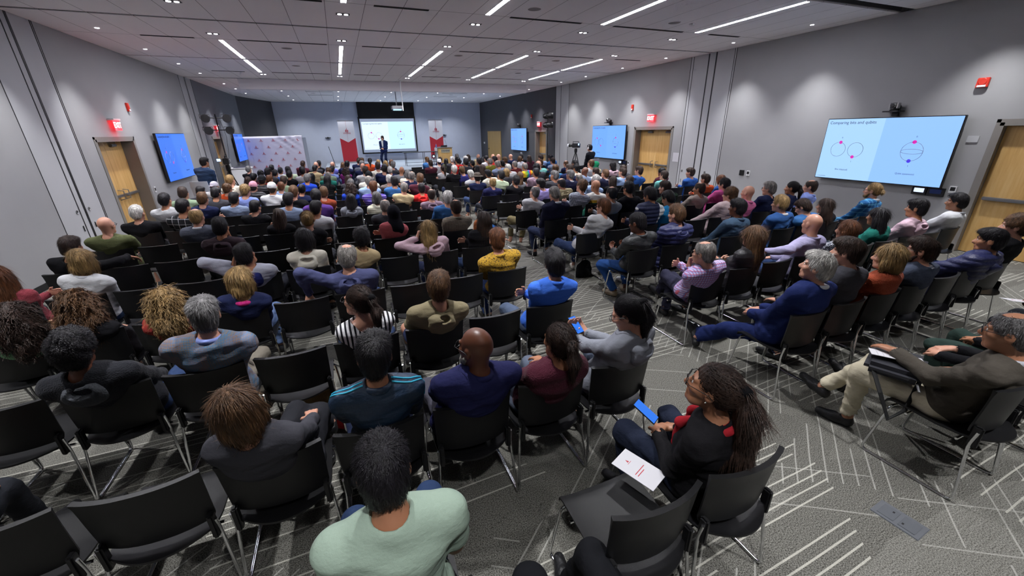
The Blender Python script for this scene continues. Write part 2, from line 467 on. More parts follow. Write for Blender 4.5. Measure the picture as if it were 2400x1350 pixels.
for i, y in enumerate([1.6, 3.8, 6.2, 8.75, 10.96, 13.13, 15.39, 17.45, 20.64, 22.73, 25.0]):
    if i == 2: y = 6.4
    downlight(-3.83, y, 'wall washer downlight along left wall, %s from the camera' % ordn[i], WASH_W, 1.5, .9, False)
for i, y in enumerate([1.4, 3.75, 6.6, 8.5, 10.85, 12.95, 15.3, 17.3, 20.7, 22.6, 24.9]):
    downlight(9.43, y, 'wall washer downlight along right wall, %s from the camera' % ordn[i], WASH_W, 1.45, .9, False)
# air slots
slots = [(-.95, 8.0, 1), (.1, 7.96, .8), (.9, 7.96, 0), (3.85, 7.95, .9), (4.78, 7.95, 0)]
def slot(x0, x1, y, label):
    t = thing('air_diffuser', label, 'air vent', ((x0+x1)/2, y, ZC), 0, 'black linear air slots'); hw = (x1-x0)/2
    MB().box((-hw, -.045, -.004), (hw, .045, 0)).obj('slot', M['blackm'], t)
    MB().box((-hw, -.012, -.008), (hw, -.004, -.003)).box((-hw, .006, -.008), (hw, .014, -.003)).obj('blade', M['groove'], t)
for y, rn in [(7.95, 'nearest row'), (11.45, 'middle row'), (16.74, 'far row')]:
    xs = [(-1.65, -.9), (.1-.95, .1-.05), (.87, 1.77), (3.25, 3.84), (3.84, 4.76), (5.5, 7.28), (8.03, 8.95)]
    xs = [(-3.35, -2.45), (-1.67, .1), (.87, 1.76), (3.25, 4.74), (5.5, 7.28), (8.05, 8.96)]
    for i, (p_, q_) in enumerate(xs):
        slot(p_, q_, y, 'black linear air slot in ceiling, %s, %s from the left' % (rn, ordn[i]))
for i, (p_, q_, y) in enumerate([(-1.1, .1, 23.6), (-1.1, .1, 25.6), (5.6, 7.0, 23.6), (5.6, 7.0, 25.8)]):
    slot(p_, q_, y, 'black linear air slot over the stage, %s %s' % ('left' if i < 2 else 'right', 'near' if i % 2 == 0 else 'far'))
spk = [(3.44, 7.32), (-.79, 12.16), (-.82, 15.02), (3.38, 12.04), (6.49, 7.34), (6.40, 12.12), (3.3, 15.0), (6.4, 15.0), (-.8, 24.5), (6.3, 24.4)]
for i, (x, y) in enumerate(spk):
    t = thing('ceiling_speaker', 'round grey ceiling speaker grille, %s from the camera %s' % (ordn[i//2], ['left', 'right'][i % 2]), 'speaker', (x, y, ZC), 0, 'ceiling speakers')
    MB().lathe([(.11, -.006), (.115, 0)], n=28).obj('grille', plain('speaker_grille', '#8d8a8d', .8), t, True)
    MB().tube([(.118*math.cos(a*.2618), .118*math.sin(a*.2618), -.003) for a in range(24)], .006, 6, closed=True).obj('trim_ring', M['soffit'], t, True)
for i, (x, y) in enumerate([(6.9, 7.3), (6.3, 13.6), (2.05, 11.9), (2.0, 22.0)]):
    t = thing('smoke_detector', 'small round ceiling detector, %s from the camera' % ordn[i], 'detector', (x, y, ZC))
    MB().lathe([(.05, 0), (.05, -.02), (.035, -.035), (0.001, -.037)], n=20).obj('detector_body', M['white'], t, True)
    MB().lathe([(.058, 0), (.058, -.006)], n=20).obj('base_ring', M['soffit'], t)

# ================================================================== implicit-surface figures
def rc(a, b, r1, r2, k=.03, op=1): return ('c', np.array(a, np.float32), np.array(b, np.float32), r1, r2, k, op)
def el(c, r, R=None, k=.03, op=1): return ('e', np.array(c, np.float32), np.array(r, np.float32), None if R is None else np.array(R, np.float32), 0, k, op)
def pl(n, o, k=.01, op=-1): return ('p', np.array(n, np.float32)/np.linalg.norm(n), np.array(o, np.float32), 0, 0, k, op)
def pdist(p, P):
    if p[0] == 'c':
        a, b, r1, r2 = p[1:5]; ba = b-a; L = float(ba@ba)+1e-9
        pa = P-a; h = np.clip((pa@ba)/L, 0, 1)
        return np.linalg.norm(pa-h[..., None]*ba, axis=-1)-(r1+(r2-r1)*h)
    if p[0] == 'e':
        q = P-p[1]
        if p[3] is not None: q = q@p[3]
        k0 = np.linalg.norm(q/p[2], axis=-1); k1 = np.linalg.norm(q/(p[2]*p[2]), axis=-1)
        return k0*(k0-1)/np.maximum(k1, 1e-6)
    return (P-p[2])@p[1]
def smin(a, b, k):
    h = np.maximum(k-np.abs(a-b), 0)/k
    return np.minimum(a, b)-h*h*k*.25
CORN = np.array([(i, j, k) for i in (0, 1) for j in (0, 1) for k in (0, 1)])
EDG = [(a, b) for a in range(8) for b in range(a+1, 8) if np.abs(CORN[a]-CORN[b]).sum() == 1]
def poly(prims, h, disp=None, pad=.03, B=6):
    """sparse surface-nets mesh of a list of primitives -> verts, quads"""
    lo = np.full(3, 1e9); hi = -lo
    for p in prims:
        if p[6] < 0: continue
        if p[0] == 'c':
            r = max(p[3], p[4]); pts = np.array([p[1]-r, p[2]-r, p[1]+r, p[2]+r])
        elif p[0] == 'e':
            r = p[2] if p[3] is None else np.full(3, p[2].max()); pts = np.array([p[1]-r, p[1]+r])
        else: continue
        lo = np.minimum(lo, pts.min(0)); hi = np.maximum(hi, pts.max(0))
    lo -= pad; hi += pad
    nb = np.ceil((hi-lo)/(h*B)).astype(int)+1
    g = np.stack(np.meshgrid(*[np.arange(n) for n in nb], indexing='ij'), -1).reshape(-1, 3)
    cen = (lo+(g*B+(B-1)/2)*h).astype(np.float32)
    br = h*B*.87
    def evl(P, near=None):
        d = np.full(P.shape[:-1], .2, np.float32)
        for p in prims:
            if near is None: idx = slice(None)
            else:
                idx = np.nonzero(pdist(p, near) < br+max(p[5], .02)+.02)[0]
                if len(idx) == 0: continue
            v = pdist(p, P[idx])
            if p[6] > 0: d[idx] = smin(d[idx], v, p[5])
            else: d[idx] = -smin(-d[idx], v, p[5])
        if disp is not None: d = d+disp(P)
        return d
    dc = evl(cen)
    act = np.abs(dc) < br*1.25+.012
    ac = g[act]
    sub = np.stack(np.meshgrid(*[np.arange(B)]*3, indexing='ij'), -1).reshape(-1, 3)
    P = (lo+((ac[:, None]*B+sub[None])*h)).astype(np.float32)
    D = evl(P, cen[act])
    sh = nb*B
    V = np.where(dc < 0, -1., 1.).astype(np.float32).reshape(nb)
    V = V.repeat(B, 0).repeat(B, 1).repeat(B, 2)
    ii = (ac[:, None]*B+sub[None]).reshape(-1, 3)
    V[ii[:, 0], ii[:, 1], ii[:, 2]] = D.reshape(-1)
    S = V < 0
    c8 = [S[a:sh[0]-1+a, b:sh[1]-1+b, c:sh[2]-1+c] for a, b, c in CORN]
    anyc = c8[0].copy(); allc = c8[0].copy()
    for c in c8[1:]: anyc |= c; allc &= c
    cells = np.argwhere(anyc & ~allc)
    vals = np.stack([V[cells[:, 0]+a, cells[:, 1]+b, cells[:, 2]+c] for a, b, c in CORN], 1)
    acc = np.zeros((len(cells), 3)); cnt = np.zeros(len(cells))
    for a, b in EDG:
        va, vb = vals[:, a], vals[:, b]; m_ = (va < 0) != (vb < 0)
        t = np.where(m_, va/np.where(m_, va-vb, 1), 0)
        acc += np.where(m_[:, None], CORN[a]+t[:, None]*(CORN[b]-CORN[a]), 0); cnt += m_
    verts = lo+(cells+acc/cnt[:, None])*h
    idx = np.full(sh-1, -1, np.int32); idx[cells[:, 0], cells[:, 1], cells[:, 2]] = np.arange(len(cells))
    quads = []
    for ax in range(3):
        s0 = [slice(1, -1)]*3; s1 = [slice(1, -1)]*3
        s0[ax] = slice(0, -1); s1[ax] = slice(1, None)
        A_ = S[tuple(s0)]; B_ = S[tuple(s1)]
        e = np.argwhere(A_ != B_)
        fl = A_[e[:, 0], e[:, 1], e[:, 2]]
        o = np.ones(3, int); o[ax] = 0; e = e+o
        u_, v_ = [(1, 2), (2, 0), (0, 1)][ax]
        def at(du, dv):
            q = e.copy(); q[:, u_] -= du; q[:, v_] -= dv
            return idx[q[:, 0], q[:, 1], q[:, 2]]
        Q = np.stack([at(1, 1), at(0, 1), at(0, 0), at(1, 0)], 1)
        Q[~fl] = Q[~fl][:, ::-1]
        quads.append(Q)
    Q = np.concatenate(quads); Q = Q[(Q >= 0).all(1)]
    return verts, Q
def npmesh(name, V, Q, mat):
    me = bpy.data.meshes.new(name); n = len(V); m_ = len(Q)
    me.vertices.add(n); me.vertices.foreach_set('co', V.astype(np.float32).ravel())
    me.loops.add(m_*4); me.loops.foreach_set('vertex_index', Q.astype(np.int32).ravel())
    me.polygons.add(m_); me.polygons.foreach_set('loop_start', np.arange(0, m_*4, 4, dtype=np.int32))
    me.polygons.foreach_set('use_smooth', np.ones(m_, bool))
    me.update(calc_edges=True); me.materials.append(mat)
    return me
def hnoise(f, amp, seed=0):
    rs = np.random.RandomState(int(abs(seed))); K = rs.normal(size=(9, 3)); K = K/np.linalg.norm(K, axis=1)[:, None]*f*rs.uniform(.7, 1.9, (9, 1)); ph = rs.rand(9)*6.28
    def d(P):
        o = 0
        for i in range(9): o = o+np.sin(P@K[i].astype(np.float32)+ph[i])
        return (o*amp/2.6).astype(np.float32)
    return d
def strands(n, amp, seed, lump=.003, cz=0.0):
    base = hnoise(28, lump, seed)
    def d(P):
        az = np.arctan2(P[..., 0], -(P[..., 1])+1e-4)
        wv = np.sin(P[..., 2]*23+seed)*.35+np.sin(P[..., 0]*31+seed*2)*.2
        s = np.abs(np.sin(az*n*.5+wv))+.6*np.sin(az*n*1.3+wv*2+seed)
        return base(P)+(s*amp).astype(np.float32)
    return d
def wrinkle(amp, seed):
    a = hnoise(24, amp, seed); b = hnoise(60, amp*.35, seed+3)
    def d(P):
        Q = P*np.array([.7, 1.0, 1.7], np.float32); return a(Q)+b(Q)
    return d

# ---- materials driven by the object's own colour
def hairmat(name, strand=(80, 80, 14), contrast=.75, rough=.5):
    m = N(name); oi = m.n('ShaderNodeObjectInfo'); v = m.obj(scale=strand)
    n = m.noise(v, 1.0, 3, .65); n2 = m.noise(v, 3.2, 2)
    f = m.ramp(n, [(.28, (0, 0, 0, 1)), (.72, (1, 1, 1, 1))])
    dark = m.mix(contrast, oi.outputs['Color'], (0.004, .003, .003, 1))
    vm = m.n('ShaderNodeVectorMath', operation='SCALE'); m.set(vm.inputs[0], oi.outputs['Color']); n3 = m.noise(m.obj(scale=(22, 22, 9)), 1.0, 2); m.set(vm.inputs['Scale'], m.math('ADD', .75, m.math('MULTIPLY', m.math('POWER', n3, 2.5), 3.6)))
    c = m.mix(f, dark, vm.outputs[0])
    m.color(c); m.p(Roughness=rough); m.b.inputs['Specular IOR Level'].default_value = .3; m.bump(m.math('ADD', n, m.math('MULTIPLY', n2, .6)), .8, .006); return m.m
def clothmat(name, rough=.88, fine=420, fb=.25, fold=.35, sheen=.0, spec=.15):
    m = N(name); oi = m.n('ShaderNodeObjectInfo'); v = m.obj()
    wv = m.noise(v, fine, 2); fo = m.noise(m.obj(scale=(1, 1, 1.6)), 13, 3, .55)
    c = m.mix(m.math('MULTIPLY', wv, .35), oi.outputs['Color'], m.mix(.45, oi.outputs['Color'], (0, 0, 0, 1)))
    m.color(c); m.p(Roughness=rough); m.b.inputs['Specular IOR Level'].default_value = spec
    m.b.inputs['Sheen Weight'].default_value = sheen
    m.bump(m.math('ADD', m.math('MULTIPLY', fo, fold), m.math('MULTIPLY', wv, fb*.12)), .8, .03); return m.m
def patmat(name, fn, rough=.85, fold=.35):
    m = N(name); v = m.obj(); x, y, z = m.xyz(v)
    m.color(fn(m, v, x, y, z)); m.p(Roughness=rough); m.b.inputs['Specular IOR Level'].default_value = .25
    fo = m.noise(m.obj(scale=(1, 1, 1.6)), 13, 3, .55); m.bump(fo, .6, .02*fold*2); return m.m
def skinmat():
    m = N('skin'); oi = m.n('ShaderNodeObjectInfo'); v = m.obj(); n = m.noise(v, 9, 3)
    c = m.mix(m.math('MULTIPLY', n, .35), oi.outputs['Color'], m.mix(.5, oi.outputs['Color'], lin('#7a2f22')))
    m.color(c); m.p(Roughness=.42); m.b.inputs['Subsurface Weight'].default_value = .0
    m.bump(m.noise(v, 300, 2), .12, .001); return m.m
SKIN = skinmat()
HAIRM = hairmat('hair')
CURLM = hairmat('curly_hair', (55, 55, 45), .85, .5)
CLOTH = clothmat('cloth')
KNIT = clothmat('knit', .95, 130, 2.2, .35, .05, .15)
SATIN = clothmat('smooth_jacket', .5, 600, .1, .5, 0, .45)
def band(m, c, sp, wd, off=0): return m.math('LESS_THAN', m.math('FRACT', m.math('DIVIDE', m.math('ADD', c, 10+off), sp)), wd/sp)
def plaid(a, b, c2, s1=.05, w1=.012, w2=.004):
    def fn(m, v, x, y, z):
        h = m.mix(m.math('MULTIPLY', band(m, x, s1, w1), .6), lin(a), lin(b)); h = m.mix(m.math('MULTIPLY', band(m, z, s1, w1), .6), h, lin(b))
        h = m.mix(m.math('MULTIPLY', band(m, x, s1, w2, .02), .8), h, lin(c2)); return m.mix(m.math('MULTIPLY', band(m, z, s1, w2, .02), .8), h, lin(c2))
    return fn
def stripes(a, b, sp, wd, ax='x', wob=.0):
    def fn(m, v, x, y, z):
        c = x if ax == 'x' else z
        if wob: c = m.math('ADD', c, m.math('MULTIPLY', m.noise(v, 8, 1), wob))
        return m.mix(band(m, c, sp, wd), lin(a), lin(b))
    return fn
def blobs(a, b, c2, sc, thr=.45):
    def fn(m, v, x, y, z):
        vo = m.n('ShaderNodeTexVoronoi'); m.set(vo.inputs['Vector'], v); vo.inputs['Scale'].default_value = sc
        n = m.noise(v, sc*.9, 3)
        h = m.mix(m.math('LESS_THAN', vo.outputs['Distance'], thr), lin(a), lin(b))
        return m.mix(m.math('GREATER_THAN', n, .6), h, lin(c2))
    return fn
def tweedf(m, v, x, y, z):
    h = plaid('#54555e', '#6c6763', '#486a88', .014, .006, .003)(m, v, x, y, z)
    n = m.noise(v, 9, 2); h = m.mix(m.math('MULTIPLY', m.math('GREATER_THAN', n, .5), .14), h, lin('#a8694c'))
    return m.mix(m.math('MULTIPLY', m.math('GREATER_THAN', m.noise(v, 7, 2), .55), .18), h, lin('#3f7fae'))
def tie(m, v, x, y, z):
    n = m.n('ShaderNodeTexNoise'); m.set(n.inputs['Vector'], v); n.inputs['Scale'].default_value = 3; 
    t_ = m.math('FRACT', m.math('ADD', m.math('MULTIPLY', x, 2.6), m.math('MULTIPLY', n.outputs['Fac'], 1.4)))
    return m.ramp(t_, [(0, lin('#c8273a')), (.2, lin('#e87a1c')), (.4, lin('#e8cf2e')), (.6, lin('#3aa653')), (.8, lin('#2c63c4')), (1, lin('#b02a6a'))])
def vest(m, v, x, y, z):
    low = m.math('LESS_THAN', z, .66); ab = m.math('GREATER_THAN', m.math('ABSOLUTE', x), .175)
    return m.mix(m.math('MAXIMUM', ab, low), lin('#222743'), lin('#c9cbcd'))
def green2(m, v, x, y, z): return m.mix(m.math('LESS_THAN', z, .86), lin('#d4d2cd'), m.mix(m.math('LESS_THAN', z, .80), lin('#d8b23c'), lin('#16604b')))
PAT = dict(
 tweed=patmat('tweed_check', tweedf), striped=patmat('black_white_stripe', stripes('#dcdbde', '#17181d', .030, .0135, 'x', .01)),
 mustard=patmat('mustard_floral', blobs('#b78f2e', '#7d5f22', '#2f2a2a', 75, .35)), plaidshirt=patmat('blue_red_plaid', plaid('#b5aed2', '#3c5fae', '#c0504f', .026, .010, .004)),
 blackplaid=patmat('black_white_plaid', plaid('#17181c', '#26272b', '#b9b9bd', .085, .02, .007)), gingham=patmat('brown_gingham', plaid('#b3a893', '#4d463e', '#2c2c33', .012, .006, .002)),
 checked=patmat('navy_white_check', plaid('#31405a', '#c3c6ce', '#c3c6ce', .032, .007, .006)), redplaid=patmat('red_black_plaid', plaid('#8e2229', '#1d1416', '#1d1416', .06, .03, .008)),
 blueplaid=patmat('blue_plaid', plaid('#25679b', '#1b4a7d', '#6fb0cf', .07, .03, .006)), purplestripe=patmat('purple_stripe', stripes('#54409c', '#a9a0d6', .05, .01, 'z')),
 creamstripe=patmat('cream_stripe', stripes('#d8d5bf', '#9b9a86', .045, .008, 'z')), floral=patmat('cream_floral', blobs('#c7c0a6', '#8d8f5c', '#5b5148', 60, .4)),
 patterned=patmat('navy_white_pattern', blobs('#1f2533', '#c9cdd6', '#c9cdd6', 85, .42)), tiedye=patmat('rainbow_tie_dye', tie), greenstripe=patmat('cream_green_band', green2),
 skirtpat=patmat('black_white_bold_pattern', blobs('#0f1014', '#d8d8dc', '#d8d8dc', 22, .42)),
 navyvest=patmat('navy_vest_white_sleeves', vest, .6))
SH = {  # name: (hex, material, worded description, extras)
 'mint': ('#9fb3a2', CLOTH, 'mint green T-shirt', 'tee'), 'blackcardigan': ('#141316', CLOTH, 'black cardigan', ''), 'olivebrown': ('#4a453e', CLOTH, 'grey brown jacket', 'collar'),
 'charcoal': ('#3c3c42', CLOTH, 'charcoal top', ''), 'tracksuit': ('#1b3048', SATIN, 'navy tracksuit jacket', 'collarself'), 'navyblazer': ('#1f2149', CLOTH, 'navy blazer', 'jacket0'),
 'burgundy': ('#4c1f2d', KNIT, 'burgundy sweater', ''), 'heather': ('#7d8089', CLOTH, 'heather grey hoodie', 'hood'), 'fleece': ('#24252a', KNIT, 'black fleece', 'hoodgrey'),
 'tweed': ('#808080', None, 'checked tweed blazer', 'jacketblue'), 'striped': ('', None, 'black and white striped top', 'wide'), 'khaki': ('#83795f', CLOTH, 'khaki hooded jacket', 'hood'),
 'cobalt': ('#3f6fd4', CLOTH, 'cobalt blue shirt', 'collarself'), 'sagegreen': ('#7fae86', KNIT, 'sage green sweater', ''), 'black': ('#141418', CLOTH, 'black top', ''),
 'crimson': ('#9c3a35', CLOTH, 'dull red top', ''), 'navy': ('#1a2142', CLOTH, 'navy top', 'tee0'), 'slatehoodie': ('#44486b', CLOTH, 'slate blue hoodie', 'hood'),
 'mustard': ('', None, 'mustard floral shirt', 'collar0'), 'redknit': ('#93404a', KNIT, 'dusty red knit sweater', ''), 'white': ('#cfd0d4', CLOTH, 'white top', 'collar'),
 'greyhoodie': ('#a9abba', CLOTH, 'grey sweatshirt, navy hood', 'hoodnavy'), 'cream': ('#d2cdbf', CLOTH, 'cream hooded sweatshirt', 'hood'), 'tan': ('#b6a27c', CLOTH, 'tan sweater', ''),
 'palepink': ('#c9abb8', CLOTH, 'pale pink hoodie', 'hood'), 'olive': ('#565b3c', CLOTH, 'olive green T-shirt', 'tee'), 'bluesuit': ('#1a2656', CLOTH, 'royal blue suit', 'jacket'),
 'plaidshirt': ('', None, 'blue and red plaid shirt', 'collar0'), 'lightgrey': ('#b4b4b7', CLOTH, 'light grey top', ''), 'sage': ('#7e9077', CLOTH, 'sage green T-shirt', 'tee'),
 'blackplaid': ('', None, 'black and white plaid shirt', ''), 'slate': ('#4a4e5a', CLOTH, 'slate grey blazer', 'jacket'), 'brownhoodie': ('#3c3036', CLOTH, 'dark brown hoodie', 'hood'),
 'orange': ('#bb4a25', CLOTH, 'orange top', ''), 'greyblue': ('#7c8aa4', CLOTH, 'grey blue T-shirt', 'tee'), 'periwinkle': ('#7f90cf', CLOTH, 'periwinkle shirt', 'collarself'),
 'blackpuffer': ('#1b1b22', SATIN, 'black puffer jacket', 'puff'), 'red': ('#a32a30', CLOTH, 'red top', ''), 'lightblue': ('#93abd2', CLOTH, 'light blue shirt', 'collarself'),
 'blue': ('#2b559c', CLOTH, 'blue shirt', ''), 'palegreen': ('#b4c2a4', CLOTH, 'pale green shirt', 'collarself'), 'violet': ('#6b6cc0', CLOTH, 'violet shirt', ''),
 'lavender': ('#a79ad6', CLOTH, 'lavender shirt', 'collarself'), 'grey': ('#85878c', CLOTH, 'grey shirt', ''), 'royalblue': ('#2244b8', CLOTH, 'royal blue top', ''),
 'teal': ('#24766a', CLOTH, 'teal top', ''), 'magenta': ('#7e2a73', CLOTH, 'magenta top', ''), 'purplestripe': ('', None, 'purple striped top', ''), 'taupe': ('#786c68', CLOTH, 'taupe hoodie', 'hood'),
 'denimblue': ('#39679f', CLOTH, 'denim blue shirt', 'collarself'), 'sand': ('#c8b48c', CLOTH, 'sand coloured sweater', ''), 'creamstripe': ('', None, 'cream striped sweater', ''),
 'salmon': ('#b05a60', CLOTH, 'salmon pink top', ''), 'scarlet': ('#cc2a2a', CLOTH, 'scarlet hoodie', 'hood'), 'rust': ('#8d3f27', KNIT, 'rust orange sweater', ''),
 'purple': ('#5a3a86', CLOTH, 'purple top', ''), 'purplenavy': ('#30306e', CLOTH, 'purple navy sweater', ''), 'moss': ('#7c7a2f', CLOTH, 'moss green shirt', ''),
 'redplaid': ('', None, 'red plaid shirt', ''), 'tiedye': ('', None, 'rainbow tie dye shirt', 'tee0'), 'aqua': ('#6fb0ab', CLOTH, 'aqua T-shirt', 'tee'), 'mauve': ('#8c7583', CLOTH, 'mauve hoodie', 'hood'),
 'blueplaid': ('', None, 'blue plaid jacket', 'collar'), 'midnight': ('#1c1e36', CLOTH, 'midnight navy suit jacket', 'jacket'), 'gingham': ('', None, 'brown gingham shirt', 'collar0'),
 'checked': ('', None, 'navy and white checked shirt', ''), 'floral': ('', None, 'cream floral top', ''), 'greenstripe': ('', None, 'cream and green rugby shirt', ''),
 'darkgreen': ('#2c3f31', CLOTH, 'dark green jacket', 'hood'), 'navyvest': ('', None, 'navy and white vest', 'puff'), 'azure': ('#2583bd', CLOTH, 'azure hooded jacket', 'hood'),
 'navypuffer': ('#212650', SATIN, 'navy quilted puffer jacket', 'puffhood'), 'blackjacket': ('#26282a', SATIN, 'black jacket', 'collarself'), 'beige': ('#a79a90', CLOTH, 'beige sweater', ''),
 'hotpink': ('#cf5a97', CLOTH, 'hot pink shirt', ''), 'blush': ('#c4aeb0', CLOTH, 'blush pink blazer', 'jacket0'), 'pink': ('#cf6f9b', CLOTH, 'pink collared shirt', 'collarself'),
 'slateblue': ('#3d5268', CLOTH, 'slate blue sweatshirt', 'collarself'), 'blueblazer': ('#2d5187', CLOTH, 'blue blazer', 'jacket'), 'leather': ('#222124', SATIN, 'black leather jacket', ''),
 'lilac': ('#9c97b8', CLOTH, 'lilac shirt', 'collarself'), 'patterned': ('', None, 'navy and white patterned top', ''), 'bluegrey': ('#3b4252', CLOTH, 'dark blue grey blazer', 'jacket')}
HC = {'K': ('#17151a', 'black'), 'D': ('#33241d', 'dark brown'), 'B': ('#5f432b', 'brown'), 'A': ('#643c22', 'auburn'), 'Y': ('#96794e', 'blond'), 'G': ('#8c8782', 'grey'),
      'W': ('#c6c3be', 'white'), 'S': ('#6d6b6b', 'salt and pepper'), 'P': ('#e0a0b4', 'pink'), 'E': ('#1f7a55', 'green')}
HD = {'s': 'short {} hair', 'x': 'shaved bald head', 't': 'thinning {} hair', 'l': 'long {} hair', 'c': 'long curly {} hair', 'o': '{} bob hair', 'f': 'curly {} hair',
      'p': '{} ponytail', 'q': 'long wavy {} ponytail', 'u': '{} hair bun', 'k': '{} cap', 'h': 'brimmed hat', 'j': '{} headscarf'}
SK = {'l': '#c18f78', 't': '#ab785a', 'd': '#5c3826'}

def rotm(yaw_, pitch, roll):
    """head frame: yaw + turns to +x (viewer's right), pitch + looks up"""
    return np.array(Euler((pitch, roll, -yaw_), 'XYZ').to_matrix())
def head_prims(Hc, R, fem=False, beard=False):
    T = lambda p: Hc+R@np.array(p)
    s = .94 if fem else 1.0
    E_ = lambda c, r, k=.02, op=1: el(T(np.array(c)*s), np.array(r)*s, R, k, op)
    C_ = lambda a, b, r1, r2, k=.015, op=1: rc(T(np.array(a)*s), T(np.array(b)*s), r1*s, r2*s, k, op)
    return [E_((0, -.012, .028), (.074, .094, .092), .03), E_((0, .022, -.038), (.058, .072, .076), .035),
            C_((-.03, .05, -.088), (.03, .05, -.088), .022, .022, .03), E_((0, .073, -.098), (.018, .016, .016), .02),
            E_((-.038, .058, -.02), (.026, .026, .022), .02), E_((.038, .058, -.02), (.026, .026, .022), .02),
            C_((-.042, .074, .024), (.042, .074, .024), .011, .011, .016),
            E_((-.031, .092, .004), (.018, .014, .012), .012, -1), E_((.031, .092, .004), (.018, .014, .012), .012, -1),
            E_((-.031, .073, .003), (.0135, .013, .012), .006), E_((.031, .073, .003), (.0135, .013, .012), .006),
            C_((0, .084, .012), (0, .108, -.026), .007, .013, .014), E_((0, .1, -.034), (.019, .013, .010), .01),
            C_((-.018, .086, -.058), (.018, .086, -.058), .0075, .0075, .007), C_((-.015, .084, -.070), (.015, .084, -.070), .0075, .0075, .007),
            E_((-.077, -.008, -.006), (.011, .022, .033), .008), E_((.077, -.008, -.006), (.011, .022, .033), .008),
            E_((-.088, .0, -.002), (.006, .011, .018), .006, -1), E_((.088, .0, -.002), (.006, .011, .018), .006, -1)]
def hand_prims(W, d, n, side, curl=.5, s=1.0):
    """W wrist, d finger direction, n palm normal, side: direction the thumb leaves"""
    d = d/np.linalg.norm(d); n = n-d*(n@d); n = n/np.linalg.norm(n); sv = np.cross(d, n)
    if sv@side < 0: sv = -sv
    o = []
    for q, rr_ in ((-.026, .013), (-.009, .0145), (.009, .0145), (.026, .013)):
        o.append(rc(W+sv*q*.6+d*.012, W+sv*q+d*.082, rr_, rr_-.002, .012))
    for q, L, c in ((.029, .068, 0), (.0095, .078, -.02), (-.0095, .073, .02), (-.028, .058, .08)):
        b = W+sv*q+d*.086*s
        a1 = curl*.9+c; a2 = curl*2.0+c
        d1 = d*math.cos(a1)+n*math.sin(a1)+sv*q*1.2; d2 = d*math.cos(a2)+n*math.sin(a2)+sv*q*.6
        m1 = b+d1*L*.52; e1 = m1+d2*L*.5
        o += [rc(b, m1, .0092, .0085, .006), rc(m1, e1, .0085, .007, .005)]
    tb = W+d*.026+sv*.022; t1 = d*.62+sv*.72+n*.25; t2 = d*.85+sv*.25+n*.45
    m1 = tb+t1*.042; o += [rc(tb, m1, .0135, .0105, .012), rc(m1, m1+t2*.034, .0105, .008, .006)]
    return o
def ik(a, c, l1, l2, pole):
    v = c-a; L = np.linalg.norm(v); mx = (l1+l2)*.995
    if L > mx: c = a+v/L*mx; v = c-a; L = mx
    u = v/L; x = (l1*l1-l2*l2+L*L)/(2*L); hgt = math.sqrt(max(l1*l1-x*x, 0))
    p = pole-u*(pole@u); p = p/np.linalg.norm(p)
    return a+u*x+p*hgt, c
A3 = lambda *v: np.array(v, float)
LEGS = {'flat': ((-.12, .42, .09), (.13, .44, .09)), 'fwd': ((-.13, .55, .09), (.11, .60, .09)), 'back': ((-.1, .22, .09), (.12, .26, .09)),
        'cross': ((-.10, .46, .09), (-.16, .66, .24)), 'crossR': ((.17, .66, .24), (.10, .46, .09)), 'ankles': ((-.08, .88, .10), (-.16, .80, .08)),
        'stand': ((-.12, .0, .09), (.12, .05, .09))}
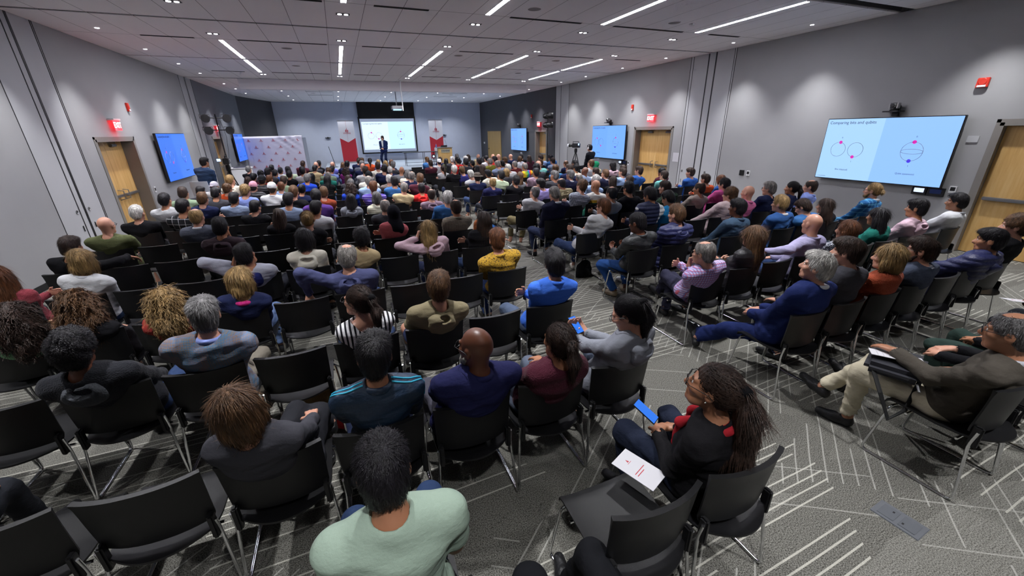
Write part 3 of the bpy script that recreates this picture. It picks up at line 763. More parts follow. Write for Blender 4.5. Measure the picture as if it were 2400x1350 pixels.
def arm_pose(name, Hc, rnd):
    j = lambda a=.02: A3(*(rnd.uniform(-a, a) for _ in range(3)))
    L = lambda p, dd, nn, side, curl: (A3(*p)+j(), A3(*dd), A3(*nn), A3(*side), curl)
    lapR = L((.075, .27, .60), (-.75, .6, -.15), (0, -.1, -1), (0, 1, .2), .5); lapL = L((-.075, .27, .61), (.75, .6, -.15), (0, -.1, -1), (0, 1, .2), .5)
    thR = L((.14, .30, .60), (-.15, 1, -.15), (0, -.1, -1), (-1, 0, 0), .35); thL = L((-.14, .30, .60), (.15, 1, -.15), (0, -.1, -1), (1, 0, 0), .35)
    crR = L((-.07, .17, .78), (-.9, -.1, .2), (0, -1, 0), (0, 0, 1), .4); crL = L((.09, .20, .73), (.9, -.1, .1), (0, -1, 0), (0, 0, 1), .4)
    P = {'lap': (lapL, lapR), 'thigh': (thL, thR), 'crossed': (crL, crR)}
    hc = Hc
    chR = (hc+A3(.03, .13, -.17), A3(-.25, .0, 1), A3(-.3, -.9, .2), A3(-.7, -.3, .3), 1.1)
    chL = (hc+A3(-.04, .13, -.17), A3(.25, .0, 1), A3(.3, -.9, .2), A3(.7, -.3, .3), 1.1)
    P['chinR'] = (crL, chR); P['chinL'] = (chL, crR)
    P['cheekL'] = ((hc+A3(-.14, .03, -.10), A3(.35, .05, .9), A3(.9, 0, -.2), A3(0, 1, .2), 1.2), lapR)
    P['bag'] = ((A3(-.10, .33, .735), A3(.25, .9, -.1), A3(0, -.1, -1), A3(.9, 0, .3), .25), (A3(.22, .12, .62), A3(-.6, .6, -.2), A3(0, 0, -1), A3(0, 1, 0), .5))
    P['phone'] = ((A3(-.10, .30, .74), A3(.35, .6, .55), A3(.3, -.5, .8), A3(.9, 0, .3), .6), (A3(.05, .31, .73), A3(-.35, .6, .55), A3(-.3, -.5, .8), A3(-.9, 0, .3), .6))
    P['read'] = ((A3(-.12, .30, .66), A3(.3, .8, .3), A3(.3, -.5, .8), A3(.9, .2, .3), .7), (A3(.12, .30, .66), A3(-.3, .8, .3), A3(-.3, -.5, .8), A3(-.9, .2, .3), .7))
    P['behind'] = ((hc+A3(-.10, -.10, -.02), A3(1, -.3, .1), A3(0, 1, 0), A3(0, 0, -1), .5), (hc+A3(.10, -.10, .0), A3(-1, -.3, .1), A3(0, 1, 0), A3(0, 0, -1), .5))
    P['overR'] = (lapL, (A3(.50, -.02, .86), A3(.7, .5, -.4), A3(0, -.2, -1), A3(0, 1, 0), .5))
    P['overL'] = ((A3(-.50, -.02, .84), A3(-.7, .5, -.4), A3(0, -.2, -1), A3(0, 1, 0), .5), lapR)
    P['backL'] = ((A3(-.44, -.16, .82), A3(-.2, -.3, -1), A3(.2, 1, 0), A3(1, 0, 0), .5), lapR)
    P['stand'] = ((A3(-.04, .20, 1.02), A3(.85, .35, -.1), A3(0, -.6, -.8), A3(0, 0, 1), .7), (A3(.05, .24, 1.0), A3(-.85, .35, -.1), A3(0, -.6, -.8), A3(0, 0, 1), .7))
    P['cam'] = ((A3(-.05, .45, 1.15), A3(.3, .9, .2), A3(.2, 0, -1), A3(1, 0, 0), .9), lapR)
    return P[name]
POLE = {'behind': (A3(-1, .1, .4), A3(1, .1, .4)), 'overR': (A3(-.4, -.6, -.7), A3(.5, -.5, .1)), 'overL': (A3(-.5, -.5, .1), A3(.4, -.6, -.7)), 'backL': (A3(-.8, -.4, .4), A3(.4, -.6, -.7)),
        'cheekL': (A3(-.8, -.3, -.5), A3(.5, -.6, -.7)), 'phone': (A3(-.7, -.4, -.7), A3(.7, -.4, -.7))}
def figure(Hc, hr, pose, legs, fem, big, rnd, tw=0.0, seat=.49, hipy=-.01):
    """all joints of a figure in its own frame (facing +y, origin on the floor under the seat)"""
    F = {}
    pel = A3(0, hipy, seat); R = rotm(*hr)
    up_ = Hc-pel; up_ = up_/np.linalg.norm(up_)
    nb_ = Hc+R@A3(0, -.035, -.075)-up_*.085-A3(0, .012, 0)
    ax = nb_-pel; L = np.linalg.norm(ax); zt = ax/L
    xt = A3(math.cos(tw), -math.sin(tw), 0); xt = xt-zt*(xt@zt); xt /= np.linalg.norm(xt); yt = np.cross(zt, xt)
    F['T'] = lambda x, y, z: pel+xt*x+yt*y+zt*(z*L)
    F['RT'] = np.stack([xt, yt, zt], 1); F['L'] = L; F['R'] = R; F['H'] = Hc; F['nb'] = nb_
    sh = (.150 if fem else .178)*big
    arms = arm_pose(pose, Hc, rnd); pol = POLE.get(pose, (A3(-.28, -.5, -.85), A3(.28, -.5, -.85)))
    F['arms'] = []
    for i, sg in enumerate((-1, 1)):
        S = F['T'](sg*sh, -.005, .895); Wt, d, n, side, curl = arms[i]
        E_, W_ = ik(S, Wt, .285*L/.47 if L > .47 else .285, .25, pol[i])
        F['arms'].append((S, E_, W_, d, n, side, curl))
    F['legs'] = []
    for i, sg in enumerate((-1, 1)):
        hp = F['pel'] = pel; hj = pel+A3(sg*.085, .04, 0); an = A3(*LEGS[legs][i])
        pole = A3(sg*.1, 1, .25) if legs == 'stand' else A3(sg*.15, .25, 1)
        ll = (.43, .41) if seat < .7 else (.44, .43)
        K, an = ik(hj, an, ll[0], ll[1], pole)
        ft = an+A3(sg*.04, .15, -.055) if legs not in ('ankles', 'cross', 'crossR') or an[2] < .2 else an+A3(sg*.02, .14, .03)
        if legs == 'ankles': ft = an+A3(sg*.06, .09, .10)
        F['legs'].append((hj, K, an, ft))
    F['fem'] = fem; F['big'] = big; F['pose'] = pose; F['sh'] = sh
    return F
def torso_prims(F, g):
    T, R, L, b = F['T'], F['RT'], F['L'], F['big']
    ls = L/.47
    o = [el(T(0, .0, .66), (.150*b+g, .108*b+g, .19*ls+g), R, .04), el(T(0, .022*b, .32), (.138*b+g, .115*b**1.5+g, .17*ls+g), R, .05),
         el(T(0, .04, .05), (.172*b+g, .135*b+g, .13+g), R, .05),
         el(T(0, -.006, .80), (.172*b*(.88 if F['fem'] else 1)+g, .092*b+g, .125*ls+g), R, .05),
         rc(T(-F['sh']*.86, -.008, .90), T(F['sh']*.86, -.008, .90), .052+g, .052+g, .05),
         rc(T(0, -.014, .99), T(.115*b, -.012, .915), .054+g*.6, .047+g, .03), rc(T(0, -.014, .99), T(-.115*b, -.012, .915), .054+g*.6, .047+g, .03)]
    if F['fem']: o += [el(T(-.065, .085, .62), (.062+g, .05+g, .06+g), R, .04), el(T(.065, .085, .62), (.062+g, .05+g, .06+g), R, .04)]
    return o
def foot_axis(an, ft):
    u = (ft-an); u[2] = 0 if abs(u[2]) < .07 else u[2]
    u = u/np.linalg.norm(u); heel = an+A3(0, -.012, -.052); toe = heel+u*.185
    if ft[2] > an[2]-.01: heel = an-u*.04-A3(0, 0, .03); toe = heel+(ft-an)/np.linalg.norm(ft-an)*.20
    return heel, toe
def mesh_body(F, h, bare=None):
    o = []
    if bare != 'headonly': o += torso_prims(F, -.020)
    o.append(rc(F['T'](0, -.01, .90), F['H']+F['R']@A3(0, -.028, -.05), .054 if not F['fem'] else .048, .050 if not F['fem'] else .044, .03))
    for (S, E_, W_, d, n, side, curl) in F['arms']:
        f = .88 if F['fem'] else 1.0
        o += [rc(S, E_, .046*f, .037*f, .02), rc(E_, W_, .038*f, .026*f, .02)]
        o += hand_prims(W_, d, n, side, curl)
    for (hj, K, an, ft) in F['legs']:
        o += [rc(hj, K, .072, .050, .03), rc(K, an, .050, .034, .02), rc(an, foot_axis(an, ft)[0], .03, .026, .02), rc(foot_axis(an, ft)[0], foot_axis(an, ft)[0]+(foot_axis(an, ft)[1]-foot_axis(an, ft)[0])*.85, .026, .018, .02)]
    o += head_prims(F['H'], F['R'], F['fem'])
    return poly(o, h)
def mesh_top(F, h, kind, seed):
    short = kind.startswith('tee') and kind != 'tee0'
    g = .010 if not kind.startswith('puff') else .030
    if kind.startswith('jacket'): g = .017
    o = torso_prims(F, g)
    for (S, E_, W_, *r) in F['arms']:
        f = .9 if F['fem'] else 1.0
        if short: o += [rc(S, S+(E_-S)*.62, .058*f+g, .055*f+g, .03)]
        else:
            o += [rc(S, E_, .054*f+g, .044*f+g, .03), rc(E_, E_+(W_-E_)*.95, .044*f+g, .033*f+g*.8, .02)]
    if kind.startswith('jacket') or kind.startswith('puff'):
        o += [el(F['T'](0, .03, -.02), (.19*F['big'], .15, .12), F['RT'], .05)]
    # neck opening
    nr = .055 if F['fem'] else .061
    if kind == 'wide': nr = .088
    o.append(rc(F['T'](0, -.012, 1.07 if kind != 'wide' else .98), F['T'](0, .03, 1.30), nr, nr+.02, .008, -1))
    for (S, E_, W_, *r) in F['arms']:
        if not short: o.append(rc(W_-(W_-E_)*.035, W_+(W_-E_)*.4, .03, .03, .006, -1))
    if kind.startswith('puff'):
        q0 = wrinkle(.002, seed)
        disp = lambda P: q0(P)+(np.abs(np.sin(P[..., 2]*52))*-.010+.004).astype(np.float32)
    else: disp = wrinkle(.0045, seed)
    return poly(o, h, disp)
def mesh_trousers(F, h, seed, shorts=False):
    o = [el(F['pel']+A3(0, .04, .0), (.172*F['big'], .135, .115), None, .05)]
    for (hj, K, an, ft) in F['legs']:
        o += [rc(hj, K, .088, .066, .05)]
        if not shorts: o += [rc(K, K+(an-K)*.93, .064, .052, .03)]
        else: o.append(rc(K-(K-hj)*.12, K+(K-hj)*.5, .085, .085, .01, -1))
    if not shorts:
        for (hj, K, an, ft) in F['legs']: o.append(rc(K+(an-K)*.97, an+(an-K)*.3, .05, .05, .008, -1))
    return poly(o, h, wrinkle(.005, seed))
def mesh_shoes(F, h, side):
    o = []
    for (hj, K, an, ft) in F['legs'][side:side+1]:
        heel, toe = foot_axis(an, ft)
        o += [rc(heel, heel+(toe-heel)*.5, .036, .040, .02), rc(heel+(toe-heel)*.5, toe, .042, .030, .02), rc(heel+A3(0, 0, .02), an+A3(0, .0, .0), .034, .036, .02)]
    return poly(o, h)
def mesh_hair(kind, h, seed, fem=False, RT=None):
    dn = A3(0, 0, -1) if RT is None else RT.T@A3(0, 0, -1)
    def dr(x, y, z, L, spread=0):
        """point (x,y,z) on the head followed straight down by L"""
        return A3(x, y, z)+dn*L+A3(spread, 0, 0)
    s = .95 if fem else 1.0
    E_ = lambda c, r, k=.02, op=1: el(np.array(c)*s, np.array(r)*s, None, k, op)
    C_ = lambda a, b, r1, r2, k=.02, op=1: rc(np.array(a)*s, np.array(b)*s, r1*s, r2*s, k, op)
    cap = [E_((0, -.016, .034), (.083, .102, .100)), E_((0, -.055, -.025), (.066, .056, .070), .03)]
    face = [E_((0, .115, -.036), (.070, .086, .104), .010, -1), E_((0, .05, -.11), (.08, .09, .065), .010, -1)]
    ears = [C_((-.09, -.002, -.03), (-.07, .0, -.03), .026, .02, .01, -1), C_((.09, -.002, -.03), (.07, .0, -.03), .026, .02, .01, -1)]
    D_ = strands(26, .0026, seed, .0038)
    low = [C_((-.08, -.06, -.155), (.08, -.06, -.155), .072, .072, .012, -1)]
    if kind == 's':
        v = seed % 3
        top = [E_((.01-.02*(v == 1), .02, .085), (.070, .085, .045), .03)] if v != 2 else [E_((0, .0, .075), (.074, .09, .055), .03)]
        return poly(cap+top+face+ears+low, h, D_)
    if kind == 't':
        return poly(cap+face+ears+low+[E_((0, -.0, .150), (.062, .080, .070), .012, -1)], h, strands(30, .0012, seed, .001))
    if kind == 'f':
        return poly([E_((0, -.018, .040), (.092, .109, .103)), E_((0, -.06, -.03), (.072, .053, .063), .03)]+face+ears+low, h, hnoise(90, .0028 if h > .007 and fem is False else .0035, seed))
    if kind == 'p':
        o = [E_((0, -.018, .034), (.081, .100, .096)), E_((0, -.055, -.02), (.066, .056, .070), .03)]+face+ears+low
        o += [C_((0, -.10, .03), (0, -.125, .035), .022, .024, .012), C_((0, -.125, .03), dr(0, -.155, .03, .08), .030, .038, .02), C_(dr(0, -.155, .03, .08), dr(0, -.145, .03, .26 if seed % 2 else .20), .038, .018, .02)]
        return poly(o, h, strands(26, .002, seed, .002))
    if kind == 'q':
        o = [E_((0, -.018, .034), (.083, .102, .098)), E_((0, -.055, -.02), (.066, .056, .070), .03)]+face+ears+low
        o += [C_((0, -.10, .05), (0, -.135, .05), .024, .028, .012), C_((0, -.135, .045), dr(0, -.165, .05, .10), .034, .058, .03), C_(dr(0, -.165, .05, .10), dr(.01, -.150, .05, .32), .062, .066, .03), C_(dr(.01, -.150, .05, .32), dr(.015, -.14, .05, .44), .06, .03, .03)]
        return poly(o, h, strands(24, .004, seed, .007))
    if kind == 'tie_band':
        return poly([C_((0, -.104, .05 if RT is not None else .03), (0, -.128, .052 if RT is not None else .035), .034, .032, .01)], h, None)
    if kind == 'u':
        o = [E_((0, -.018, .034), (.082, .101, .097)), E_((0, -.055, -.02), (.066, .056, .070), .03)]+face+ears+low
        o += [E_((0, -.12, .055 if seed % 2 else -.01), (.045, .040, .042), .012)]
        return poly(o, h, strands(26, .002, seed, .002))
    if kind == 'o':
        o = [E_((0, -.020, .036), (.092, .110, .102)), C_((-.072, -.01, -.02), (-.074, .0, -.085), .036, .026, .03), C_((.072, -.01, -.02), (.074, .0, -.085), .036, .026, .03),
             E_((0, -.065, -.05), (.086, .060, .085), .03)]
        o += [E_((0, .125, -.045), (.060, .095, .105), .010, -1), C_((-.04, -.0, -.20), (.04, 0, -.20), .085, .085, .01, -1)]
        return poly(o, h, strands(22, .0035, seed, .004))
    if kind in 'lc':
        o = [E_((0, -.020, .036), (.092, .110, .102)), C_((-.070, -.02, -.02), dr(-.080, -.03, -.02, .15), .036, .030, .03), C_((.070, -.02, -.02), dr(.080, -.03, -.02, .15), .036, .030, .03),
             E_(dr(0, -.070, .0, .10), (.090, .055, .14), .04), E_(dr(0, -.088, .0, .20), (.098, .045, .12), .04)]
        if kind == 'c':
            o = [E_((0, -.020, .036), (.104, .120, .106)), E_(dr(-.055, -.04, .0, .09), (.085, .085, .135), .04), E_(dr(.055, -.04, 0, .09), (.085, .085, .135), .04), E_(dr(0, -.070, 0, .13), (.115, .08, .17), .04)]
        o += [E_((0, .135, -.045), (.064, .110, .115), .012, -1), C_((0, .02, -.12), (0, .02, -.30), .055, .075, .01, -1)]
        return poly(o, h, hnoise(95, .0085, seed) if kind == 'c' else strands(20, .0035, seed, .004))
    if kind == 'k':
        o = [E_((0, -.016, .040), (.088, .106, .102))]+[('p', np.array((0, .12, -1.), np.float32), np.array((0, 0, .012), np.float32), 0, 0, .006, 1)]
        o = [E_((0, -.016, .046), (.088, .106, .098)), C_((-.03, -.02, -.075), (.03, -.02, -.075), .095, .095, .006, -1), E_((0, .08, -.02), (.08, .08, .055), .006, -1)]
        yb_ = -1 if seed % 2 else 1
        o += [E_((0, yb_*.115, .022), (.062, .062, .007), .006)]
        return poly(o, h, hnoise(30, .001, seed))
    if kind == 'h':
        o = [E_((0, -.01, .075), (.088, .104, .075), .01), E_((0, -.01, .045), (.165, .18, .010), .02), E_((0, -.01, .155), (.03, .07, .02), .03, -1), E_((0, -.01, -.07), (.085, .1, .09), .01, -1)]
        return poly(o, h, None)
    if kind == 'j':
        o = [E_((0, -.020, .030), (.096, .116, .112), .03), E_((0, -.02, -.12), (.098, .090, .10), .05), E_((0, -.05, -.23), (.14, .095, .13), .06)]
        o += [E_((0, .12, -.035), (.058, .07, .08), .012, -1)]
        return poly(o, h, hnoise(26, .004, seed))
def with_strands(VQ, kind, n, seed, RT=None, h=.008):
    """lays thin locks of hair over the hair volume, following the fall of the hair"""
    V, Q = VQ; rs = np.random.RandomState(abs(int(seed))+17)
    e1 = V[Q[:, 1]]-V[Q[:, 0]]; e2 = V[Q[:, 3]]-V[Q[:, 0]]; fn = np.cross(e1, e2)
    N_ = np.zeros_like(V)
    for k in range(4): np.add.at(N_, Q[:, k], fn)
    N_ /= np.linalg.norm(N_, axis=1)[:, None]+1e-9
    cen = V.mean(0)
    if ((V-cen)*N_).sum() < 0: N_ = -N_
    dn = A3(0, 0, -1) if RT is None else RT.T@A3(0, 0, -1)
    ok = np.nonzero(((V[:, 1] < .085) | (V[:, 2] > .03)) if kind not in 'pqu' else (V[:, 1] < .06))[0]
    pk = rs.choice(ok, min(n, len(ok)), replace=False); p = V[pk].copy(); nn = N_[pk]
    crown = A3(.012, -.045, .11) if kind in 'stf' else A3(0, .0, .13)
    L = {'s': .040, 't': .022, 'f': .034, 'l': .115, 'c': .085, 'o': .075, 'p': .06, 'u': .055, 'q': .12}.get(kind, .04)
    seg = 4; st = (L*rs.uniform(.55, 1.15, len(pk)))/seg
    if kind == 'q': st = np.where(p[:, 1] > -.115, st*.4, st)
    d = (p-crown); d /= np.linalg.norm(d, axis=1)[:, None]+1e-9
    d = d*(1.0 if kind in 'stf' else .6)+dn*(.5 if kind in 'stf' else 1.0)+rs.normal(size=d.shape)*(.30 if kind in 'stf' else .14)
    if kind in 'puq':
        on = (p[:, 1] > -.115); tgt = A3(0, -.115, .03)-p; tgt /= np.linalg.norm(tgt, axis=1)[:, None]; d = np.where(on[:, None], tgt+rs.normal(size=d.shape)*.08, d)
    curly = kind in 'cf'; wid = {'c': .0052, 'f': .0042}.get(kind, .0030)*(1 if h < .01 else 1.8)
    ph = rs.rand(len(pk))*6.28; lift = rs.uniform(.0, 1.0, len(pk))**2*(.010 if kind in 'cqf' else .006)
    rows = []
    for k in range(seg+1):
        t = d-nn*(d*nn).sum(1)[:, None]; t /= np.linalg.norm(t, axis=1)[:, None]+1e-9
        sd = np.cross(nn, t); tt = k/seg
        off = nn*(.0012+lift*math.sin(tt*math.pi*.8))[:, None]
        wv = sd*((.008 if curly else .0025)*np.sin(ph+tt*(9 if curly else 3)))[:, None]
        if curly: off = off+nn*(.004*np.cos(ph+tt*9))[:, None]
        w_ = wid*(1-.75*tt); c = p+off+wv
        rows.append((c-sd*w_*.5, c+sd*w_*.5)); p = p+t*st[:, None]; 
        if not curly: nn = nn+ (np.linalg.norm(V[pk]-cen, axis=1)[:, None]*0)
        nn = nn*.92+((p-cen)/(np.linalg.norm(p-cen, axis=1)[:, None]+1e-9))*.08 if kind in 'stfo' else nn
        nn = nn/np.linalg.norm(nn, axis=1)[:, None]
    m = len(pk); o = len(V); VV = [V]; QQ = [Q]
    for a, b in rows: VV += [a, b]
    ar = np.arange(m)
    for k in range(seg):
        a = o+2*k*m+ar; b = a+m; c = a+2*m; e = a+3*m
        QQ.append(np.stack([a, b, e, c], 1))
    return np.concatenate(VV), np.concatenate(QQ)
CACHE = {}
def cached(key, fn, mat, name):
    if key not in CACHE:
        V, Q = fn(); CACHE[key] = npmesh(name, V, Q, mat)
    return CACHE[key]
_shirtcol = {}
def person(loc, rz, head, hair, hcol, shirt, skin, label, group=None, yawh=0.0, pitch=0.0, roll=0.0, pose=None, legs='flat', fem=None, big=1.0, lvl=1, seed=0,
           tw=0.0, trousers='#23252e', shoes='#17171a', glasses=False, seat=.49, key=None, scale=1.0, shorts=False, beard=None, extra=None, lean=0.0, name='person', hipy=-.01, scarf=None, cuff=None, jewel=None):
    """one seated or standing figure; key shares meshes between small distant figures"""
    rnd = random.Random(seed)
    if fem is None: fem = hair in 'lcopujq'
    if pose is None: pose = rnd.choice(['lap', 'thigh', 'crossed', 'lap'])
    h = {0: .0065, 1: .0095, 2: .014}[lvl]
    t = thing(name, label, 'person', loc, rz, group)
    t.scale = (scale,)*3
    if lean: t.rotation_euler = (0, lean, rz)
    hexc, mat, desc, ex = SH[shirt]
    if mat is None: mat = PAT[shirt]; ex0 = ex
    Hc = np.array(head, float); hr = (yawh, pitch, roll)
    F = None
    def fig():
        nonlocal F
        if F is None: F = figure(Hc, hr, pose, legs, fem, big, rnd, tw, seat, hipy)
        return F
    kk = key if key is not None else ('u', len(CACHE))
    skc = lin(SK[skin]); jv = .88+.24*rnd.random(); skc = tuple(c*jv for c in skc[:3])+(1,)
    def add(nm, part, fn, m_, col=None, parent=t):
        me = cached((kk, part), fn, m_, nm)
        if me.materials[0] is not m_:
            k2 = (kk, part, m_.name)
            if k2 not in CACHE: c_ = me.copy(); c_.materials[0] = m_; CACHE[k2] = c_
            me = CACHE[k2]
        o = link(nm, me, parent)
        if col is not None: o.color = col
        return o
    body = add('body', 'body', lambda: mesh_body(fig(), h), SKIN, skc)
    exk = 'tee' if ex == 'tee' else 'puff' if ex.startswith('puff') else 'jacket' if ex.startswith('jacket') else 'wide' if ex == 'wide' else ''
    tcol = lin(hexc) if hexc else (1, 1, 1, 1)
    nm = 'jacket' if exk in ('jacket', 'puff') else 'shirt'
    top = add(nm, 'top'+exk, lambda: mesh_top(fig(), h if lvl else .008, exk or ex, seed), mat, tcol)
    add('trousers', 'tr%d' % shorts, lambda: mesh_trousers(fig(), h*1.15, seed, shorts), PAT[trousers] if trousers in PAT else CLOTH, lin(trousers) if trousers[0] == '#' else None)
    if lvl < 2:
        for q_ in (0, 1): add('shoe', 'sh%d' % q_, lambda: mesh_shoes(fig(), h, q_), SATIN, lin(shoes))
    RH = Euler((pitch, roll, -yawh), 'XYZ')
    kindh = hair in 'plqc' and (pitch or roll)
    RT = rotm(0, pitch, roll) if (lvl < 2 and kindh) else None
    def hadd(nm, kind, col, m_):
        hh = {0: .0060, 1: .0085, 2: .012}[lvl]
        me = cached(('hair', kind, hh, seed % 4 if lvl else seed, fem, None if RT is None else (pitch, roll)), lambda: (with_strands(mesh_hair(kind, hh, seed % 4 if lvl else seed, fem, RT), kind, {0: 3600, 1: 1700, 2: 420}[lvl], seed, RT, hh) if kind in 'stflcopuq' and nm == 'hair' else mesh_hair(kind, hh, seed % 4 if lvl else seed, fem, RT)), m_, nm)
        o = link(nm, me, t, tuple(Hc), RH); o.color = col; return o
    if hair == 'x':
        if lvl < 2: pass
    elif hair in 'kh':
        under = hadd('hair', 't' if hair == 'k' else 's', lin('#2a211d'), HAIRM)
        hadd('cap' if hair == 'k' else 'hat', hair, lin({'W': '#d0d0d2', 'K': '#1b1c20', 'P': '#d79aab', 'G': '#b9b6c4'}.get(hcol, '#4d453f')), CLOTH)
    elif hair == 'j': hadd('headscarf', 'j', lin('#14151d' if hcol == 'K' else '#1c7a55'), CLOTH)
    else: hadd('hair', hair, lin(HC[hcol][0]), CURLM if hair in 'cf' else HAIRM)
    if hair in 'pq' and lvl < 2: hadd('hair_tie', 'tie_band', lin('#0c0c0f'), CLOTH)
    if beard:
        hb = cached(('beard', lvl, fem), lambda: poly([el((0, .060, -.088), (.047, .044, .036), None, .02), rc((-.062, .02, -.05), (-.045, .05, -.085), .016, .018), rc((.062, .02, -.05), (.045, .05, -.085), .016, .018),
             rc((-.02, .092, -.046), (.02, .092, -.046), .007, .007, .01), el((0, .095, -.064), (.022, .02, .008), None, .006, -1)], .008, hnoise(80, .002, 1)), HAIRM, 'beard')
        o = link('beard', hb, t, tuple(Hc), RH); o.color = lin(beard)
    if lvl < 2:
        s_ = .94 if fem else 1.0
        if 'eye' not in CACHE:
            CACHE['eye'] = MB().lathe([(.0001, -.0118)]+[(.0118*math.sin(a), -.0118*math.cos(a)) for a in np.linspace(.2, 2.9, 8)]+[(.0001, .0118)], axis='y', n=14).mesh('eye', EYE, True, 180)
        for sg in (-1, 1):
            o = link('eye', CACHE['eye'], body); p_ = Hc+rotm(*hr)@A3(sg*.031*s_, .0765*s_, .003*s_); o.location = p_; o.rotation_euler = RH; o.scale = (s_,)*3
        if 'brow' not in CACHE:
            CACHE['brow'] = MB().tube([(-.046, .081, .020), (-.034, .089, .026), (-.018, .092, .022)], [.002, .0038, .003], 6).tube([(.046, .081, .020), (.034, .089, .026), (.018, .092, .022)], [.002, .0038, .003], 6).mesh('eyebrows', HAIRM, True)
        if hair not in 'jh':
            o = link('eyebrows', CACHE['brow'], body, tuple(Hc), RH); o.color = lin(HC.get(hcol, HC['K'])[0]); o.scale = (s_,)*3
    if glasses:
        if 'gl' not in CACHE:
            mb = MB()
            for sg in (-1, 1):
                mb.tube([(sg*.033+.025*math.cos(a), .106-abs(sg*.033+.025*math.cos(a))*.12, .001+.019*math.sin(a)) for a in np.linspace(0, 2*math.pi, 16, endpoint=False)], .0019, 6, closed=True)
                mb.tube([(sg*.058, .098, .006), (sg*.078, .085, .008), (sg*.086, .0, .006), (sg*.084, -.02, -.008)], .0019, 6)
            mb.tube([(-.009, .107, .004), (0, .110, .007), (.009, .107, .004)], .0019, 6)
            CACHE['gl'] = mb.mesh('glasses', M['black'], True)
        link('glasses', CACHE['gl'], t, tuple(Hc), RH)
    if lvl < 2 or ex.startswith('hood') or ex in ('jacket', 'collar'):
        def torso_local(nm_, fn, col, m_=CLOTH): add(nm_, nm_, fn, m_, col, top)
        if ex in ('jacket', 'collar', 'jacketblue', 'collarself', 'collar0', 'jacket0'):
            white = ex in ('jacket', 'collar', 'jacketblue')
            cc = '#b9bbc2' if ex != 'jacketblue' else '#7f8ec8'
            def f_():
                F_ = fig(); T = F_['T']; r0 = .054 if F_['fem'] else .0595; ps = []
                for zz in (1.055, 1.085):
                    q = lambda a: T(r0*math.sin(a), -.012-r0*math.cos(a), zz-.085*(1-math.cos(a))*.5)
                    ps += [rc(q(a), q(a+.35), .0125, .0125, .012) for a in np.arange(-2.6, 2.5, .35)]
                return poly(ps+[rc(T(0, -.012, .9), T(0, .01, 1.3), r0-.008, r0-.006, .004, -1)], .006 if lvl < 2 else .009)
            torso_local('collar', f_, lin(cc) if white else tcol, CLOTH if white else mat)
        elif ex.startswith('hood') or ex == 'puffhood':
            def f_():
                F_ = fig(); T = F_['T']
                ps = [rc(T(.082*math.sin(a), -.015-.088*math.cos(a), .955-.055*(1-math.cos(a))*.5), T(.082*math.sin(a+.4), -.015-.088*math.cos(a+.4), .955-.055*(1-math.cos(a+.4))*.5), .030, .030, .02) for a in np.arange(-2.2, 2.0, .4)]
                ps += [el(T(0, -.118, .86), (.105, .040, .085), F_['RT'], .04), el(T(0, -.125, .97), (.06, .03, .03), F_['RT'], .02, -1)]
                return poly(ps, .008 if lvl < 2 else .012, wrinkle(.004, seed+5))
            torso_local('hood', f_, lin('#20255c') if ex == 'hoodnavy' else lin('#484b50') if ex == 'hoodgrey' else tcol, mat)
    if scarf:
        def f_():
            F_ = fig(); T = F_['T']; return poly([rc(T(sg_*.045, .06, .96), T(sg_*.05, .135, .80), .022, .022, .02) for sg_ in (-1, 1)]+[rc(T(sg_*.05, .135, .80), T(sg_*.05, .15, .45), .022, .024, .02) for sg_ in (-1, 1)]+[rc(T(.066*math.sin(a), -.012-.066*math.cos(a), 1.02-.08*(1-math.cos(a))*.5), T(.066*math.sin(a+.35), -.012-.066*math.cos(a+.35), 1.02-.08*(1-math.cos(a+.35))*.5), .020, .020, .01) for a in np.arange(-3.1, 3.0, .35)]+[rc(T(0, -.012, .9), T(0, .01, 1.2), .05, .052, .004, -1)], .007, hnoise(50, .003, 2))
        add('scarf', 'scarf', f_, CLOTH, lin(scarf))
    if extra: extra(t, fig(), top)
    return t
def eyemat():
    m = N('eye'); v = m.obj(); x, y, z = m.xyz(v)
    r_ = m.math('SQRT', m.math('ADD', m.math('MULTIPLY', x, x), m.math('MULTIPLY', z, z)))
    f = m.math('MULTIPLY', m.math('LESS_THAN', r_, .0052), m.math('GREATER_THAN', y, 0))
    m.color(m.mix(f, lin('#cfc9c4'), lin('#1c1410'))); m.p(Roughness=.15); return m.m
EYE = eyemat()

# ================================================================== chairs
def sheet(fn, nu, nv, th):
    """grid surface fn(u,v)->(point, normal), thickened to th(u,v)"""
    mb = MB(); F_ = []; B_ = []
    for i in range(nu):
        for j in range(nv):
            u, v = i/(nu-1), j/(nv-1); p, n_ = fn(u, v); p = Vector(p); n_ = Vector(n_).normalized(); t_ = th(u, v)
            F_.append(p+n_*t_*.5); B_.append(p-n_*t_*.5)
    vs = F_+B_; o = nu*nv; fs = []
    I = lambda i, j: i*nv+j
    for i in range(nu-1):
        for j in range(nv-1):
            fs.append((I(i, j), I(i+1, j), I(i+1, j+1), I(i, j+1))); fs.append((o+I(i, j), o+I(i, j+1), o+I(i+1, j+1), o+I(i+1, j)))
    for i in range(nu-1):
        for j in (0, nv-1): fs.append((I(i, j), I(i+1, j), o+I(i+1, j), o+I(i, j)))
    for j in range(nv-1):
        for i in (0, nu-1): fs.append((I(i, j), I(i, j+1), o+I(i, j+1), o+I(i, j)))
    mb.add(vs, fs); return mb
def backfn(u, v):
    a = 2*u-1; z = .475+v*.31
    hw = .216+.010*v-.012*(v < .02)
    x = a*hw; y = -.205-.030*v**1.5-.006*math.sin(v*3.1)+.050*abs(a)**2.2
    return (x, y, z), (-a*.35, 1, .1)
